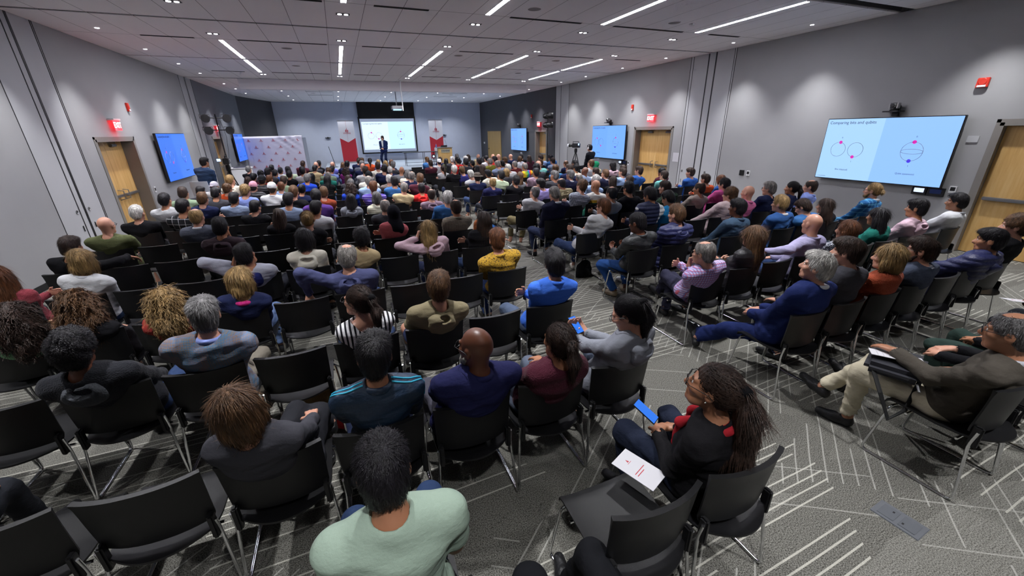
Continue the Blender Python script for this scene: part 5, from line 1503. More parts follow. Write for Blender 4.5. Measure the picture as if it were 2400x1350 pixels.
# ================================================================== screens
def slide(parent, W, H, side_txt=True):
    """slide artwork laid in the screen plane: x right, z up, front towards -y"""
    F = -.004; ink = M['ink']; rx = math.pi/2
    def T_(s, sz, x, z, al='LEFT', mt=None, sh=.0): return text('slide_text', s, sz, mt or ink, parent, (x, F, z), (rx, 0, 0), al, .0005, 0, sh)
    T_('Comparing bits and qubits', H*.066, -W*.475, H*.43)
    def circ(cx, cz, r, th=.0022, flat=1.0):
        n = 48; return [(cx+r*math.cos(2*math.pi*i/n), F, cz+r*flat*math.sin(2*math.pi*i/n)) for i in range(n)]
    mb = MB(); R_ = H*.115; k = max(W*.0016, .0022)
    mb.tube(circ(-W*.345, H*.0, R_), k, 5, closed=True); mb.tube(circ(-W*.195, H*.0, R_), k, 5, closed=True)
    mb.tube(circ(W*.235, H*.0, R_*1.2), k, 5, closed=True); mb.tube(circ(W*.235, -H*.0, R_*1.2, flat=.26), k, 5, closed=True)
    mb.obj('circle_outlines', M['slideline'], parent)
    d = MB()
    for cx, cz in ((-W*.335, R_), (-W*.205, -R_), (W*.235, R_*1.2)): d.lathe([(H*.026, F-.001), (H*.026, F+.001)], (cx, 0, cz), axis='y', n=20)
    d.obj('magenta_dots', M['magenta_dot'], parent)
    MB().lathe([(H*.026, F-.001), (H*.026, F+.001)], (W*.235, 0, -R_*1.2), axis='y', n=20).obj('blue_dot', M['blue_dot'], parent)
    T_('0', H*.034, -W*.33, R_+H*.075, 'CENTER'); T_('1', H*.034, -W*.205, -R_-H*.075, 'CENTER')
    T_('0', H*.034, W*.24, R_*1.2+H*.075, 'CENTER'); T_('1', H*.034, W*.24, -R_*1.2-H*.075, 'CENTER')
    T_('Bits (classical)', H*.036, -W*.27, -H*.33, 'CENTER'); T_('Qubit (quantum)', H*.036, W*.235, -H*.33, 'CENTER')
    MB().box((-W*.475, F, -H*.458), (-W*.40, F+.001, -H*.452)).obj('footer_line', M['slideline'], parent)
M['slideline'] = plain('slide_outline', '#8a97b0', .6)
M['magenta_dot'] = glow('magenta_dot', '#c4159c', .8)
M['blue_dot'] = glow('blue_dot', '#3a22c8', .8)
def tv(label, x, y0, y1, z0, z1, c1, c2, st, side):
    W, H = y1-y0, z1-z0
    t = thing('wall_display', label, 'screen', (x, (y0+y1)/2, (z0+z1)/2), math.pi/2 if side == 'l' else -math.pi/2, 'wall displays showing the slide')
    # local: screen faces -y ; rz chosen so that -y looks into the room
    MB().rbox((-W/2, 0, -H/2), (W/2, .06, H/2), .006).obj('bezel', M['black'], t)
    mb = MB().box((-W/2+.014, -.003, -H/2+.016), (-W*.02, -.0005, H/2-.014)); mb.cur = 1; mb.box((-W*.02, -.003, -H/2+.016), (W/2-.014, -.0005, H/2-.014))
    pn = mb.obj('screen_panel', [glow('screen_left_'+side+str(int(y0)), c1, st), glow('screen_right_'+side+str(int(y0)), c2, st)], t)
    MB().box((-W*.28, .06, -H*.3), (W*.28, .13, H*.3)).obj('wall_mount', M['blackm'], t)
    slide(pn, W, H); return t
# right-hand wall: local +x must run to decreasing world y (towards the camera) as seen from the room
tvR = [('largest wall display, light blue slide of three circles, beside the nearest right door', 3.93, 6.14, 1.07, 2.30, '#a3cdff', '#8fbdff', .62),
       ('middle wall display on right wall, behind the camera operator in dark jacket', 13.2, 15.45, 1.06, 2.30, '#6fa6ff', '#74aaff', .62),
       ('far small wall display on the dark right wall near the front', 22.25, 24.6, 1.05, 2.29, '#70a6ff', '#74aaff', .62)]
for lb, a_, b_, c_, d_, e1, e2, st in tvR: tv(lb, XR-.13, a_, b_, c_, d_, e1, e2, st, 'r')
tvL = [('wall display with deep blue slide beside the left wall double door', 14.1, 16.4, 1.02, 2.29, '#2f74f2', '#3a7df6', .58),
       ('narrow looking deep blue display at far end of left wall', 23.25, 25.25, 1.02, 2.27, '#2a6cf0', '#2f72f4', .58)]
for lb, a_, b_, c_, d_, e1, e2, st in tvL: tv(lb, XL+.13, a_, b_, c_, d_, e1, e2, st, 'l')
# video-conference cameras over the right-hand displays
for y, wh in ((5.0, 'over the largest wall display'), (14.35, 'over the middle right display'), (23.4, 'over the far right display')):
    t = thing('conference_camera', 'small grey pan-tilt camera on a black shelf %s' % wh, 'camera', (XR-.14, y, 2.40), -math.pi/2)
    MB().rbox((-.13, -.10, -.012), (.13, .12, .012), .005).box((-.05, .08, -.08), (.05, .12, .1)).obj('shelf', M['black'], t)
    MB().lathe([(.06, .012), (.06, .03), (.045, .045)], n=20).obj('camera_base', M['black'], t, True)
    MB().rbox((-.075, -.045, .05), (-.05, .045, .15), .006).rbox((.05, -.045, .05), (.075, .045, .15), .006).obj('yoke', M['steel'], t)
    MB().lathe([(.03, -.07), (.048, -.05), (.05, .05), (.03, .07)], (0, 0, .105), axis='y', n=18).obj('camera_head', M['steel'], t, True)
    MB().lathe([(.028, -.085), (.03, -.068)], (0, 0, .105), axis='y', n=16).obj('lens', M['black'], t, True)
# exit signs
def exit_sign(side, y, z, wh):
    X = XL if side == 'l' else XR; rz = math.pi/2 if side == 'l' else -math.pi/2
    t = thing('exit_sign', 'glowing red exit sign %s' % wh, 'exit sign', (X+(.09 if side == 'l' else -.09), y, z), rz, 'exit signs')
    MB().rbox((-.17, -.03, .10), (.17, .09, .135), .006).obj('housing', M['white'], t)
    lp = MB().box((-.155, -.006, -.11), (.155, .006, .10)).obj('lit_panel', M['exitglow'], t)
    text('exit_letters', 'EXIT', .165, M['exitletter'], lp, (0, -.0075, -.005), (math.pi/2, 0, 0), 'CENTER', .001, .004)
    lamp('glow', 'POINT', (0, -.10, -.06), 2.2, t, color=(1, .08, .1), shadow_soft_size=.08)
exit_sign('l', 12.25, 2.46, 'above the double door on the left wall')
exit_sign('l', 21.0, 2.48, 'behind the stage lamp stand on the left wall')
exit_sign('r', 11.95, 2.49, 'above the double door on the right wall')
exit_sign('r', 20.75, 2.46, 'above the far door on the right wall')
for side, y, z, sz, wh in (('l', 13.3, 2.88, (.10, .19), 'on left wall above the double door'), ('r', 13.07, 2.88, (.11, .19), 'on right wall above the double door'),
                       ('r', 21.8, 2.88, (.11, .19), 'on the dark part of right wall'), ('r', 3.92, 2.79, (.15, .15), 'high on right wall above the large display')):
    t = thing('fire_alarm', 'red fire alarm strobe %s' % wh, 'fire alarm', (XL if side == 'l' else XR, y, z), math.pi/2 if side == 'l' else -math.pi/2, 'fire alarms')
    MB().rbox((-sz[0]/2-.0, -.045, -sz[1]/2), (sz[0]/2, 0, sz[1]/2), .008).obj('alarm_body', M['red'], t)
    MB().rbox((-sz[0]*.36, -.055, -sz[1]*.44), (sz[0]*.36, -.045, -sz[1]*.24), .003).obj('strobe', M['white'], t)
    MB().lathe([(sz[0]*.36, -.048), (sz[0]*.33, -.052)], (0, 0, sz[1]*.12), axis='y', n=20).obj('sounder', M['red'], t, True)
# plates, thermostats, touch panels
def plate(nm, label, cat, side, y, z, wy, wz, mat, inner=None, d=.02):
    t = thing(nm, label, cat, (XL if side == 'l' else XR, y, z), math.pi/2 if side == 'l' else -math.pi/2)
    MB().rbox((-wy/2, -d, -wz/2), (wy/2, 0, wz/2), .004).obj('plate_body', mat, t)
    if inner: MB().box((-wy*.34, -d-.002, -wz*.18), (wy*.34, -d, wz*.36)).obj('display', inner, t)
    return t
dkp = glow('panel_dark_blue', '#101a3a', .5); ltp = glow('panel_pale', '#c8d6ff', .8)
plate('thermostat', 'white thermostat right of the largest wall display', 'thermostat', 'r', 3.80, 1.06, .10, .12, M['white'], M['black'])
plate('thermostat', 'white thermostat on the bare right wall beside a black panel', 'thermostat', 'r', 7.93, 1.0, .10, .13, M['white'], M['black'])
plate('intercom', 'square black wall panel beside the white thermostat on right wall', 'wall panel', 'r', 8.13, 1.0, .14, .14, M['black'], M['blackm'])
plate('thermostat', 'white thermostat under the left wall display', 'thermostat', 'l', 13.3, .93, .10, .14, M['white'], M['black'])
plate('thermostat', 'white thermostat under the middle right display', 'thermostat', 'r', 13.05, .95, .09, .14, M['white'], M['black'])
plate('touch_panel', 'pale lit touch panel hanging under the largest wall display', 'touch panel', 'r', 4.25, .99, .22, .14, M['black'], ltp, .05)
plate('touch_panel', 'dark touch panel hanging under the largest wall display corner', 'touch panel', 'r', 4.01, .99, .24, .15, M['black'], dkp, .05)
plate('touch_panel', 'pale lit touch panel under the middle right display', 'touch panel', 'r', 13.52, .95, .22, .14, M['black'], ltp, .05)
plate('touch_panel', 'dark touch panel under the middle right display', 'touch panel', 'r', 13.26, .95, .24, .15, M['black'], dkp, .05)
plate('switch_plate', 'blank grey cover plate between large display and door', 'wall plate', 'r', 3.79, 1.91, .15, .11, M['wall_light'], None, .012)
plate('wall_notice', 'pale paper notice taped beside right double door', 'notice', 'r', 10.66, 1.28, .26, .28, M['paper'], None, .003)
plate('light_switch', 'white switch plate near the far plain door', 'switch', 'r', 30.2, 1.35, .3, .12, M['white'], None, .012)
plate('wall_outlet', 'white outlet plate low under the far right display', 'outlet', 'r', 23.3, .85, .25, .2, M['white'], None, .012)

# ================================================================== stage
t = thing('stage_platform', 'low stage with pale blue grey top and black skirt', 'stage', (4.3, 26.4, 0))
MB().box((-5.2, -4.1, .30), (5.4, 4.4, .36)).obj('stage_top', M['stage'], t)
sk = MB()
for i in range(70):
    x0 = -5.15+i*.15; sk.box((x0, -4.06-.02*(i % 2), 0), (x0+.15, -4.03, .30))
sk.box((-5.15, -4.03, 0), (-5.1, 4.3, .3)).box((5.3, -4.03, 0), (5.35, 4.3, .3)); sk.obj('stage_skirt', M['skirt'], t)
# projection screen with black masking
t = thing('projection_screen', 'lit projection screen with black masking behind the speaker', 'screen', (3.35, 30.75, 0))
MB().box((-1.88, .02, 3.08), (1.86, .05, ZC)).obj('masking', M['blackm'], t)
MB().box((-1.84, -.0, .93), (1.80, .018, 3.08)).obj('screen_fabric', glow('grey_projection_border', '#8f9cb8', .5), t)  # projector light put into fabric and slide halves as emission
b = MB(); b.box((-1.92, -.01, .88), (-1.82, .03, 3.2)).box((1.78, -.01, .88), (1.88, .03, 3.2)).box((-1.92, -.02, .84), (1.88, .04, .93)); b.obj('black_border', M['blackm'], t)
im = bpy.data.objects.new('projected_slide', None); COL.objects.link(im); im.parent = t; im.location = (-.02, -.01, 2.0)
W_, H_ = 3.44, 1.78
MB().box((-W_/2, 0, -H_/2), (0, .006, H_/2)).obj('slide_left_half', glow('projected_pale', '#d5ecff', .66), im)
MB().box((0, 0, -H_/2), (W_/2, .006, H_/2)).obj('slide_right_half', glow('projected_blue', '#c0e6ff', .66), im)
slide(im, W_, H_)
# logo: little flame-like tower mark plus word
def logo(parent, x, z, s, y=-.004, word=True, mt='redink'):
    mb = MB(); P = lambda pts: mb.prism([(x+a*s, z+c*s) for a, c in pts], .002, 'y', at=y)
    P([(-.05, 0), (-.05, .62), (0, 1.0), (.05, .62), (.05, 0)]); P([(-.32, -.05), (-.30, .25), (-.12, .5), (-.10, 0), (-.2, -.1)]); P([(.12, -.05), (.14, .42), (.34, .2), (.30, -.1)]); P([(-.34, -.16), (.34, -.22), (.30, -.13), (-.3, -.08)])
    mb.obj('logo_mark', M[mt], parent)
    if word: text('logo_word', 'STEVENS', s*.44, M[mt], parent, (x, y, z-s*.45), (math.pi/2, 0, 0), 'CENTER', .0006, .001)
banred = plain('banner_red', '#b3202f', .7); banwhite = plain('banner_white', '#d5d6de', .7)
for bx, wh in ((.60, 'left of the projection screen'), (6.38, 'right of the projection screen behind podium')):
    bx0 = bx; by = 29.6; zt = 2.93; zb = .42; hw = .47
    t = thing('banner_stand', 'tall white and red college banner %s' % wh, 'banner', (bx0, by, .36))
    h0 = zt-.36
    MB().box((-hw, -.01, h0*.60), (hw, 0, h0)).prism([(-hw, h0*.60), (0, h0*.50), (hw, h0*.60)], .01, 'y', at=-.01).obj('white_panel', banwhite, t)
    MB().prism([(-hw, .08), (-hw, h0*.60), (0, h0*.50), (hw, h0*.60), (hw, .08)], .01, 'y', at=-.013+.001).obj('red_panel', banred, t)
    MB().rbox((-hw-.02, -.10, 0), (hw+.02, .10, .09), .01).obj('base_cassette', M['steel'], t)
    MB().rbox((-hw-.03, -.02, h0), (hw+.03, .01, h0+.03), .005).obj('top_rail', M['steel'], t)
    MB().tube([(0, .03, .05), (0, .03, h0)], .012).obj('support_pole', M['steel'], t)
    MB().tube([(0, -.014, h0*.50), (0, -.014, h0)], .004, 6).obj('centre_line', M['redink'], t)
    logo(next(c for c in t.children if c.name.startswith('white_panel')), 0, h0*.76, .26, -.016)
# step and repeat backdrop
t = thing('photo_backdrop', 'white step and repeat backdrop with red college logos at front left', 'backdrop', (-3.12, 25.2, 0))
bw = 1.36; fab = MB(); n1, n2 = 40, 20; vs = []; fs = []
for i in range(n1+1):
    for j in range(n2+1):
        u, v = i/n1, j/n2; x = -bw+2*bw*u; z = .04+2.08*v
        w_ = .05*math.exp(-((u-.8)**2+(v-.92)**2)*22)*math.sin((u+v)*38)+.012*math.sin(u*9+v*3)
        vs.append((x, w_, z))
for i in range(n1):
    for j in range(n2): a_ = i*(n2+1)+j; fs.append((a_, a_+n2+1, a_+n2+2, a_+1))
fab.add(vs, fs); o = fab.obj('fabric', plain('white_backdrop_fabric', '#c9c8dc', .7), t, True, 180)
so = o.modifiers.new('thickness', 'SOLIDIFY'); so.thickness = .004; so.offset = 1
MB().tube([(-bw, .06, 0), (-bw, .06, 2.12), (bw, .06, 2.12), (bw, .06, 0)], .02).tube([(-bw, -.25, .02), (-bw, .3, .02)], .02).tube([(bw, -.25, .02), (bw, .3, .02)], .02).obj('pipe_frame', M['steel'], t)
side = MB(); vs = [];
side.prism([(bw, .06), (bw+.06, .12), (bw+.16, .30), (bw+.10, .50), (bw+.07, .50), (bw+.12, .30), (bw+.03, .13)], 2.0, 'z', at=.03).obj('side_return', plain('grey_backdrop_side', '#8c92a0', .8), t)
for r_ in range(6):
    for c_ in range(5 if r_ % 2 == 0 else 4):
        logo(o, -bw+.24+c_*.56+(0 if r_ % 2 == 0 else .28), 1.93-r_*.32, .10, -.03)
# podium
t = thing('podium', 'maple podium with college name plate on stage', 'podium', (5.78, 25.0, .36))
MB().rbox((-.42, -.32, 0), (.42, .32, .95), .01).obj('cabinet', M['maple'], t)
MB().rbox((-.46, -.36, .93), (.46, .36, .97), .01).obj('worktop', M['steel'], t)
np_ = MB().rbox((-.24, -.335, .66), (.28, -.32, .86), .004).obj('name_plate', plain('pale_plate', '#aaa58c', .5), t)
text('name_letters', 'STEVENS', .13, M['ink'], np_, (.02, -.337, .76), (math.pi/2, 0, 0), 'CENTER', .001, .003)
MB().box((-.50, -.22, .0), (-.43, .3, .93)).obj('side_shelf', M['white'], t)
t = thing('laptop', 'open black laptop on podium top', 'laptop', (5.78, 25.05, 1.33))
MB().rbox((-.19, -.12, 0), (.19, .13, .018), .004).obj('keyboard_base', M['black'], t); MB().rbox((-.19, -.15, .015), (.19, -.13, .10), .004).obj('lid', M['black'], t)
t = thing('gooseneck_microphone', 'thin gooseneck microphone above podium', 'microphone', (6.0, 25.15, 1.33))
MB().tube([(0, 0, 0), (-.02, -.02, .15), (-.07, -.08, .32), (-.14, -.18, .40)], .005).obj('stem', M['blackm'], t); MB().lathe([(.018, 0), (.03, .012)], n=14).obj('base', M['black'], t)
# glass-topped table beside podium
t = thing('presentation_table', 'narrow table with thin rails left of podium on stage', 'table', (4.35, 25.0, .36))
MB().rbox((-1.0, -.30, .72), (.98, .30, .75), .008).obj('tabletop', M['black'], t)
for lx in (-.86, .2, .84):
    for ly in (-.24, .24): MB().tube([(lx, ly, 0), (lx, ly, .72)], .014).obj('leg', M['blackm'], t)
MB().tube([(-.95, -.24, .18), (.95, -.24, .18)], .012).obj('stretcher', M['blackm'], t)
t = thing('stage_lamp', 'small black lamp with bluish white light near table', 'lamp', (5.0, 24.4, .36))
MB().rbox((-.09, -.06, .42), (.09, .06, .60), .02).obj('lamp_head', M['black'], t); MB().lathe([(.05, -.062), (.05, -.058)], (0, 0, .5), axis='y', n=16).obj('lens', glow('blue_white_lens', '#9db8ff', 3), t)
MB().tube([(0, 0, 0), (0, 0, .45)], .012).tube([(-.15, -.1, .01), (0, 0, .05), (.15, -.1, .01)], .01).obj('lamp_stand', M['blackm'], t)
t = thing('water_bottle', 'clear bottle with blue cap standing on podium side', 'bottle', (5.32, 24.95, 1.29-.36+.36))
MB().lathe([(.032, 0), (.034, .02), (.034, .14), (.014, .18), (.014, .20)], n=16).obj('bottle_body', plain('blue_clear_plastic', '#5a78b8', .15), t, True); MB().lathe([(.016, .20), (.016, .22)], n=12).obj('cap', M['white'], t)
# brackets on the front wall
for bx, wh in ((-.60, 'left'), (7.25, 'right')):
    t = thing('wall_sensor', 'small dark winged bracket on front wall, %s of screen' % wh, 'wall fixture', (bx, Y1-.0, 1.94))
    MB().rbox((-.17, -.12, -.015), (.17, -.02, .02), .01).obj('wing', M['blackm'], t); MB().lathe([(.05, -.10), (.05, 0)], axis='y', n=16).obj('hub', M['blackm'], t, True)
# ceiling projector
t = thing('ceiling_projector', 'ceiling projector with glowing pale blue front hanging over stage', 'projector', (2.72, 20.55, 3.22))
MB().rbox((-.24, -.22, -.05), (.24, .22, .10), .02).obj('projector_body', M['steel'], t)
MB().box((-.20, -.225, -.10), (.18, -.215, -.045)).obj('front_glow', glow('projector_glow', '#9fd0ff', 1.0), t)
MB().rbox((-.2, -.2, -.10), (.2, .2, -.05), .01).obj('lower_case', M['black'], t)
MB().tube([(0, 0, .10), (0, 0, ZC-3.22)], .022).obj('drop_pole', M['steel'], t)
t = thing('ceiling_pole', 'bare white pole hanging from the ceiling beside projector', 'pole', (2.62, 18.0, 3.0))
MB().tube([(0, 0, 0), (0, 0, ZC-3.0)], .02).obj('tube', M['white'], t); MB().lathe([(.06, ZC-3.0-.02), (.06, ZC-3.0)], n=18).obj('ceiling_flange', M['white'], t)

# ================================================================== lamp stands, cameras and their operators
def lampstand(x, y, h, wh, rz=0.0, fold=False):
    t = thing('lamp_stand', 'tall black stand holding four stage lamps %s' % wh, 'light stand', (x, y, 0), rz)
    MB().tube([(0, 0, .15), (0, 0, h*.55)], .028).tube([(0, 0, h*.5), (0, 0, h)], .02).obj('pole', M['blackm'], t)
    for k in range(3):
        a_ = k*2.094+.5; MB().tube([(0, 0, .75), (.42*math.cos(a_), .42*math.sin(a_), .02)], .014).tube([(0, 0, .25), (.22*math.cos(a_), .22*math.sin(a_), .38)], .01).obj('leg', M['blackm'], t)
    for z in (h-.12, h-.50):
        MB().tube([(-.32, 0, z), (.32, 0, z)], .015).obj('crossbar', M['blackm'], t)
        for sg in (-1, 1):
            c_ = (sg*.30, -.02, z-.02)
            p = MB(); p.lathe([(.06, .16), (.115, .08), (.125, -.08), (.13, -.10)], c_, axis='y', n=20); b_ = p.obj('lamp_can', M['black'], t, True)
            q = MB(); q.tube([(c_[0]-.14, c_[1], c_[2]), (c_[0]-.14, c_[1], c_[2]+.12), (c_[0]+.14, c_[1], c_[2]+.12), (c_[0]+.14, c_[1], c_[2])], .008); q.obj('yoke', M['blackm'], t)
    MB().tube([(.1, 0, h-.2), (.16, -.1, h-.7), (.10, -.14, h-1.2), (.04, -.05, h-1.6)], .006).obj('cable', M['blackm'], t)
    return t
lampstand(-3.72, 17.4, 2.88, 'in front of the left wall exit sign', .3)
lampstand(8.9, 17.5, 2.90, 'seen side on near the far right door', 1.4)
def video_camera(x, y, z, rz, wh):
    t = thing('video_camera', 'black video camera on tripod %s' % wh, 'video camera', (x, y, 0), rz)
    for k in range(3):
        a_ = k*2.094-.4; MB().tube([(0, 0, z-.22), (.25*math.cos(a_), .25*math.sin(a_), (z-.2)*.45), (.46*math.cos(a_), .46*math.sin(a_), .02)], .016).obj('tripod_leg', M['blackm'], t)
    MB().lathe([(.05, z-.28), (.06, z-.2), (.05, z-.12)], n=16).obj('fluid_head', M['blackm'], t, True)
    MB().rbox((-.07, -.16, z-.10), (.07, .14, z+.06), .015).obj('camera_body', M['black'], t)
    MB().lathe([(.045, .14), (.05, .26), (.06, .30)], (0, 0, z-.02), axis='y', n=18).obj('lens_barrel', M['black'], t, True)
    MB().lathe([(.062, .30), (.062, .36)], (0, 0, z-.02), axis='y', n=18).obj('lens_hood', M['white'], t, True)
    MB().tube([(0, -.12, z+.06), (0, -.12, z+.12), (0, .14, z+.12), (0, .12, z+.06)], .014).obj('top_handle', M['black'], t)
    MB().rbox((-.20, -.20, z-.02), (-.09, -.18, z+.07), .005).obj('viewfinder', M['black'], t)
    MB().box((-.19, -.203, z-.01), (-.10, -.201, z+.06)).obj('viewfinder_screen', glow('viewfinder_glow', '#aac4ff', 1.2), t)
    return t
video_camera(-2.95, 13.7, 1.56, .1, 'at left in front of its seated operator')
video_camera(8.45, 14.2, 1.62, .5, 'at right before the middle wall display')
def grey_stool(x, y, rz, wh):
    t = thing('grey_stool_chair', 'tall pale grey plastic chair with backrest %s' % wh, 'chair', (x, y, 0), rz, 'tall grey plastic chairs')
    gs = plain('pale_grey_plastic', '#a9b0be', .45)
    MB().rbox((-.23, -.22, .70), (.23, .24, .73), .012).obj('seat', gs, t)
    sheet(lambda u, v: (((2*u-1)*(.23-.02*v), -.22-.07*v+.05*(2*u-1)**2, .74+v*.38), (0, 1, .1)), 11, 8, lambda u, v: .012).obj('backrest', gs, t, True, 60)
    for sx in (-1, 1):
        for sy in (-1, 1): MB().tube([(sx*.18, sy*.17, .70), (sx*.22, sy*.23, .0)], .011).obj('leg', M['chrome'], t)
    MB().tube([(-.20, -.2, .3), (.20, -.2, .3), (.20, .2, .3), (-.20, .2, .3)], .009, closed=True).obj('footrest', M['chrome'], t)
grey_stool(-3.42, 13.0, -.25, 'under the left camera operator')
grey_stool(8.95, 13.9, .35, 'under the right camera operator')
LEGS['stool'] = ((-.13, .36, .36), (.13, .36, .36))
SH['operator'] = ('#2f4362', CLOTH, '', 'tee0')
SH['suitblack'] = ('#15161d', CLOTH, '', 'jacket'); SH['speakersuit'] = ('#15234f', CLOTH, '', 'jacket')
person((-3.42, 13.0, 0), -.25, (.10, .10, 1.56), 's', 'K', 'operator', 't', 'camera operator in blue grey shirt and dark cap seated at left', None, yawh=.25, pose='cam', legs='stool', lvl=1, seat=.80, seed=11, big=1.05, trousers='#1a1b24')
person((8.95, 13.9, 0), .35, (-.02, .06, 1.50), 's', 'K', 'suitblack', 'l', 'camera operator in dark jacket with headphones seated at right', None, yawh=.1, pose='lap', legs='stool', lvl=1, seat=.80, seed=12, glasses=True, trousers='#14151b')
t = thing('headphones', 'white headphones worn by the right camera operator', 'headphones', (8.95, 13.9, 0), .35)
MB().tube([(-.11+.0, .06, 1.50), (-.095, .05, 1.60), (-.02, .05, 1.635), (.055, .05, 1.60), (.07, .06, 1.50)], .009).obj('headband', M['white'], t)
for sx in (-.11, .07): MB().lathe([(.03, -.012), (.034, .0), (.03, .012)], (sx, .06, 1.50), axis='x', n=14).obj('ear_cup', M['white'], t, True)
# the speaker on stage: white shirt front, dark suit, hands clasped
def shirtfront(t_, F_, top_):
    T = F_['T']
    MB().prism([(-.055, 1.42), (.055, 1.42), (.03, 1.12), (.0, 1.02), (-.03, 1.12)], .02, 'y', at=.118).obj('shirt_front', M['white'], t_)
person((2.33, 25.0, .36), math.pi*.86, (0, .02, 1.545), 's', 'D', 'speakersuit', 'l', 'speaker in dark blue suit standing on stage with hands clasped', None, yawh=0, pitch=-.1, pose='stand', legs='stand', lvl=1, seat=.86, hipy=.0, seed=21, glasses=True, trousers='#15203f', extra=shirtfront)
# media cart at front left
t = thing('media_cart', 'white media cart with dark top beside the left wall', 'cart', (-3.72, 19.4, 0), .15)
MB().rbox((-.35, -.32, .06), (.35, .32, .98), .015).obj('cabinet', M['white'], t); MB().rbox((-.38, -.35, .98), (.38, .35, 1.01), .01).obj('cart_top', M['white'], t); MB().rbox((-.28, -.25, 1.01), (.28, .2, 1.02), .004).obj('dark_mat', M['ink'], t)
for sx in (-.3, .3):
    for sy in (-.26, .26): MB().lathe([(.03, -.015), (.03, .015)], (sx, sy, .03), axis='x', n=14).obj('caster', M['blackm'], t)
MB().tube([(-.36, -.3, 1.0), (-.36, -.3, 1.25), (-.36, .3, 1.25), (-.36, .3, 1.0)], .012).obj('side_rail', M['white'], t)
t = thing('tilted_mic_stand', 'thin black microphone pole leaning near front left wall', 'microphone stand', (-.35, 26.5, .36))
MB().tube([(0, 0, 0), (-.22, 0, 1.15)], .014).obj('pole', M['blackm'], t); MB().lathe([(.13, 0), (.12, .02)], n=18).obj('base', M['blackm'], t)

# ================================================================== small things near the camera
def paper(label, x, y, z, w_, l_, rz, tilt=(0, 0), mark=True, name='brochure'):
    t = thing(name, label, 'paper', (x, y, z), rz); t.rotation_euler = (tilt[0], tilt[1], rz)
    MB().box((-w_/2, -l_/2, 0), (w_/2, l_/2, .003)).obj('sheet', M['paper'], t)
    if mark:
        mb = MB(); mb.prism([(-.006, l_*.25), (0, l_*.33), (.006, l_*.25)], .0006, 'z', at=.003); mb.box((-.014, l_*.22, .003), (.014, l_*.228, .0036)); mb.obj('logo_mark', M['redink'], t)
        mb = MB(); mb.box((-w_*.32, -.01, .003), (w_*.28, -.006, .0036)); mb.box((-w_*.32, -.025, .003), (w_*.1, -.021, .0036)); mb.obj('title_line', M['redink'], t)
    else:
        mb = MB()
        for i in range(7): mb.box((-w_*.38, l_*.36-i*l_*.11, .003), (w_*(.38-.1*(i % 3)), l_*.36-i*l_*.11+.003, .0034))
        mb.obj('text_lines', plain('faint_print', '#9a9aa0', .8), t)
    return t
def phone(label, x, y, z, rz, tilt, col='#2f6fd8'):
    t = thing('smartphone', label, 'phone', (x, y, z)); t.rotation_euler = (tilt, 0, rz)
    MB().rbox((-.037, -.075, -.004), (.037, .075, .004), .003).obj('phone_body', M['black'], t)
    MB().box((-.033, -.070, .0042), (.033, .070, .0048)).obj('phone_screen', glow('phone_screen', col, .7), t)
paper('white brochure with red logo on thigh of person with red scarf', 1.17, 1.22, .565, .13, .24, .35, (.0, -.12))
phone('smartphone held by long haired person with red scarf', 1.37, 1.43, .71, .5, .5)
phone('smartphone held up by person in heather grey hoodie', 1.47, 2.37, .80, .25, .7)
paper('printed sheet resting on the dark laptop bag', 3.33, 1.22, .70, .13, .28, .6, (0, .12), False, 'printed_sheet')
t = thing('laptop_bag', 'dark grey laptop bag on the cream trouser lap', 'bag', (3.36, 1.22, .615), .35)
MB().rbox((-.19, -.15, -.02), (.20, .15, .06), .03).obj('bag_body', plain('dark_nylon', '#23242b', .7), t, True)
MB().tube([(-.17, .1, .02), (-.26, .02, -.10), (-.28, -.06, -.26), (-.20, -.12, -.20), (-.1, -.14, .02)], .016, 6, flat=.3).obj('strap', M['blackm'], t)
MB().tube([(-.18, -.13, .0), (-.22, -.15, -.03)], .008).obj('buckle', M['steel'], t)
paper('white brochure held by the dark sleeved person at right edge', 5.30, 1.30, .73, .11, .24, 1.1, (.1, .1))
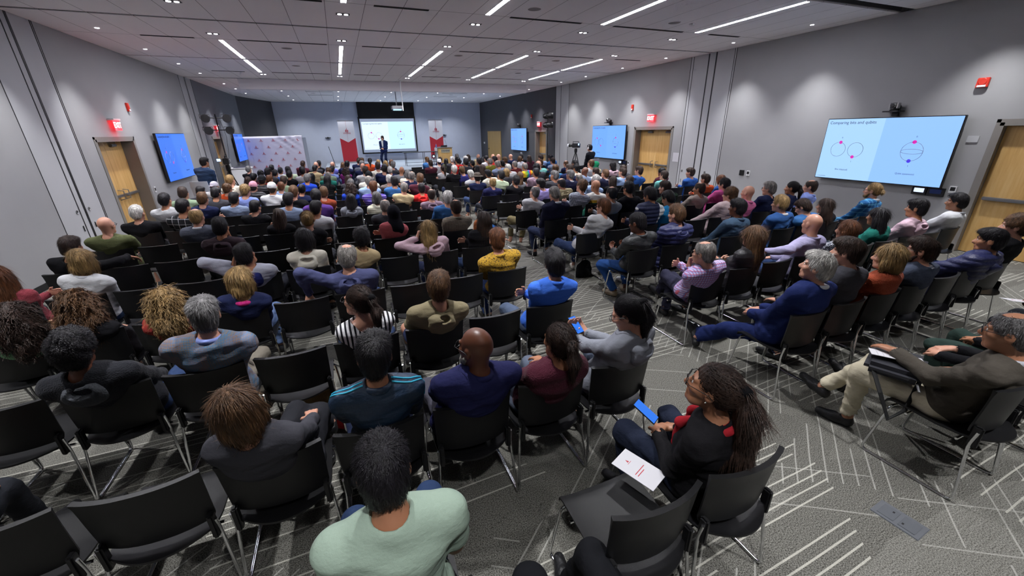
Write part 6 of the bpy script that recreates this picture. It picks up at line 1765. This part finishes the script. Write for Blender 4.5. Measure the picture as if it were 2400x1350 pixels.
t = thing('floor_box', 'grey rectangular floor outlet cover set in the carpet', 'floor outlet', (2.745, .725, .0), .08)
MB().rbox((-.075, -.115, -.004), (.075, .115, .004), .003).obj('cover_frame', plain('grey_metal_cover', '#6b6e73', .45, .5), t)
for sy in (-.05, .05): MB().rbox((-.052, sy-.04, .004), (.052, sy+.04, .0065), .002).obj('lid', plain('grey_lid', '#5d6065', .5, .4), t)
MB().box((-.03, -.03, .0065), (-.015, -.02, .007)).box((.015, .03, .0065), (.03, .04, .007)).obj('cord_slot', M['blackm'], t)
paper('folded white leaflet tented on empty chair beyond the bald person', 1.05, 3.12, .47, .08, .10, .4, (1.2, 0), False, 'leaflet')
paper('small white paper on empty seat behind slate blue hoodie row', .50, 4.15, .45, .1, .16, .2, (0, 0), False, 'leaflet')
def bag(label, x, y, col, s=1.0, rz=0.0):
    t = thing('backpack', label, 'bag', (x, y, 0), rz, 'bags under the chairs')
    V, Q = poly([el((0, 0, .15*s), (.15*s, .09*s, .16*s), None, .03), el((0, -.07*s, .10*s), (.10*s, .06*s, .09*s), None, .03), rc((-.12*s, 0, .035*s), (.12*s, 0, .035*s), .04*s, .04*s, .03)], .012, wrinkle(.006, int(x*10) % 7))
    o = link('bag_body', npmesh('bag_body', V, Q, CLOTH), t); o.color = lin(col)
    MB().tube([(-.04*s, .02, .29*s), (-.03*s, .02, .33*s), (.03*s, .02, .33*s), (.04*s, .02, .29*s)], .007).obj('carry_loop', M['blackm'], t)
for lb, x, y, c in (('black backpack under the chair of person in light grey shirt and khaki trousers', 3.6, 7.1, '#121317'), ('black backpack under chair of fair haired person in grey T-shirt', 3.3, 5.15, '#131417'),
                    ('red bag beside person in striped top', -.28, 2.95, '#b3262b'), ('blue bag on the floor by aisle ahead of denim shirt', 2.85, 8.2, '#2a62a8'), ('brown leather bag by the aisle chair', 2.75, 8.9, '#6b3a1e'),
                    ('tan bag on the floor beyond the empty chair', -.5, 3.35, '#8f7c55'), ('blue water carrier bag in the far right aisle', 8.0, 2.9, '#2f66c8')):
    bag(lb, x, y, c, .9)
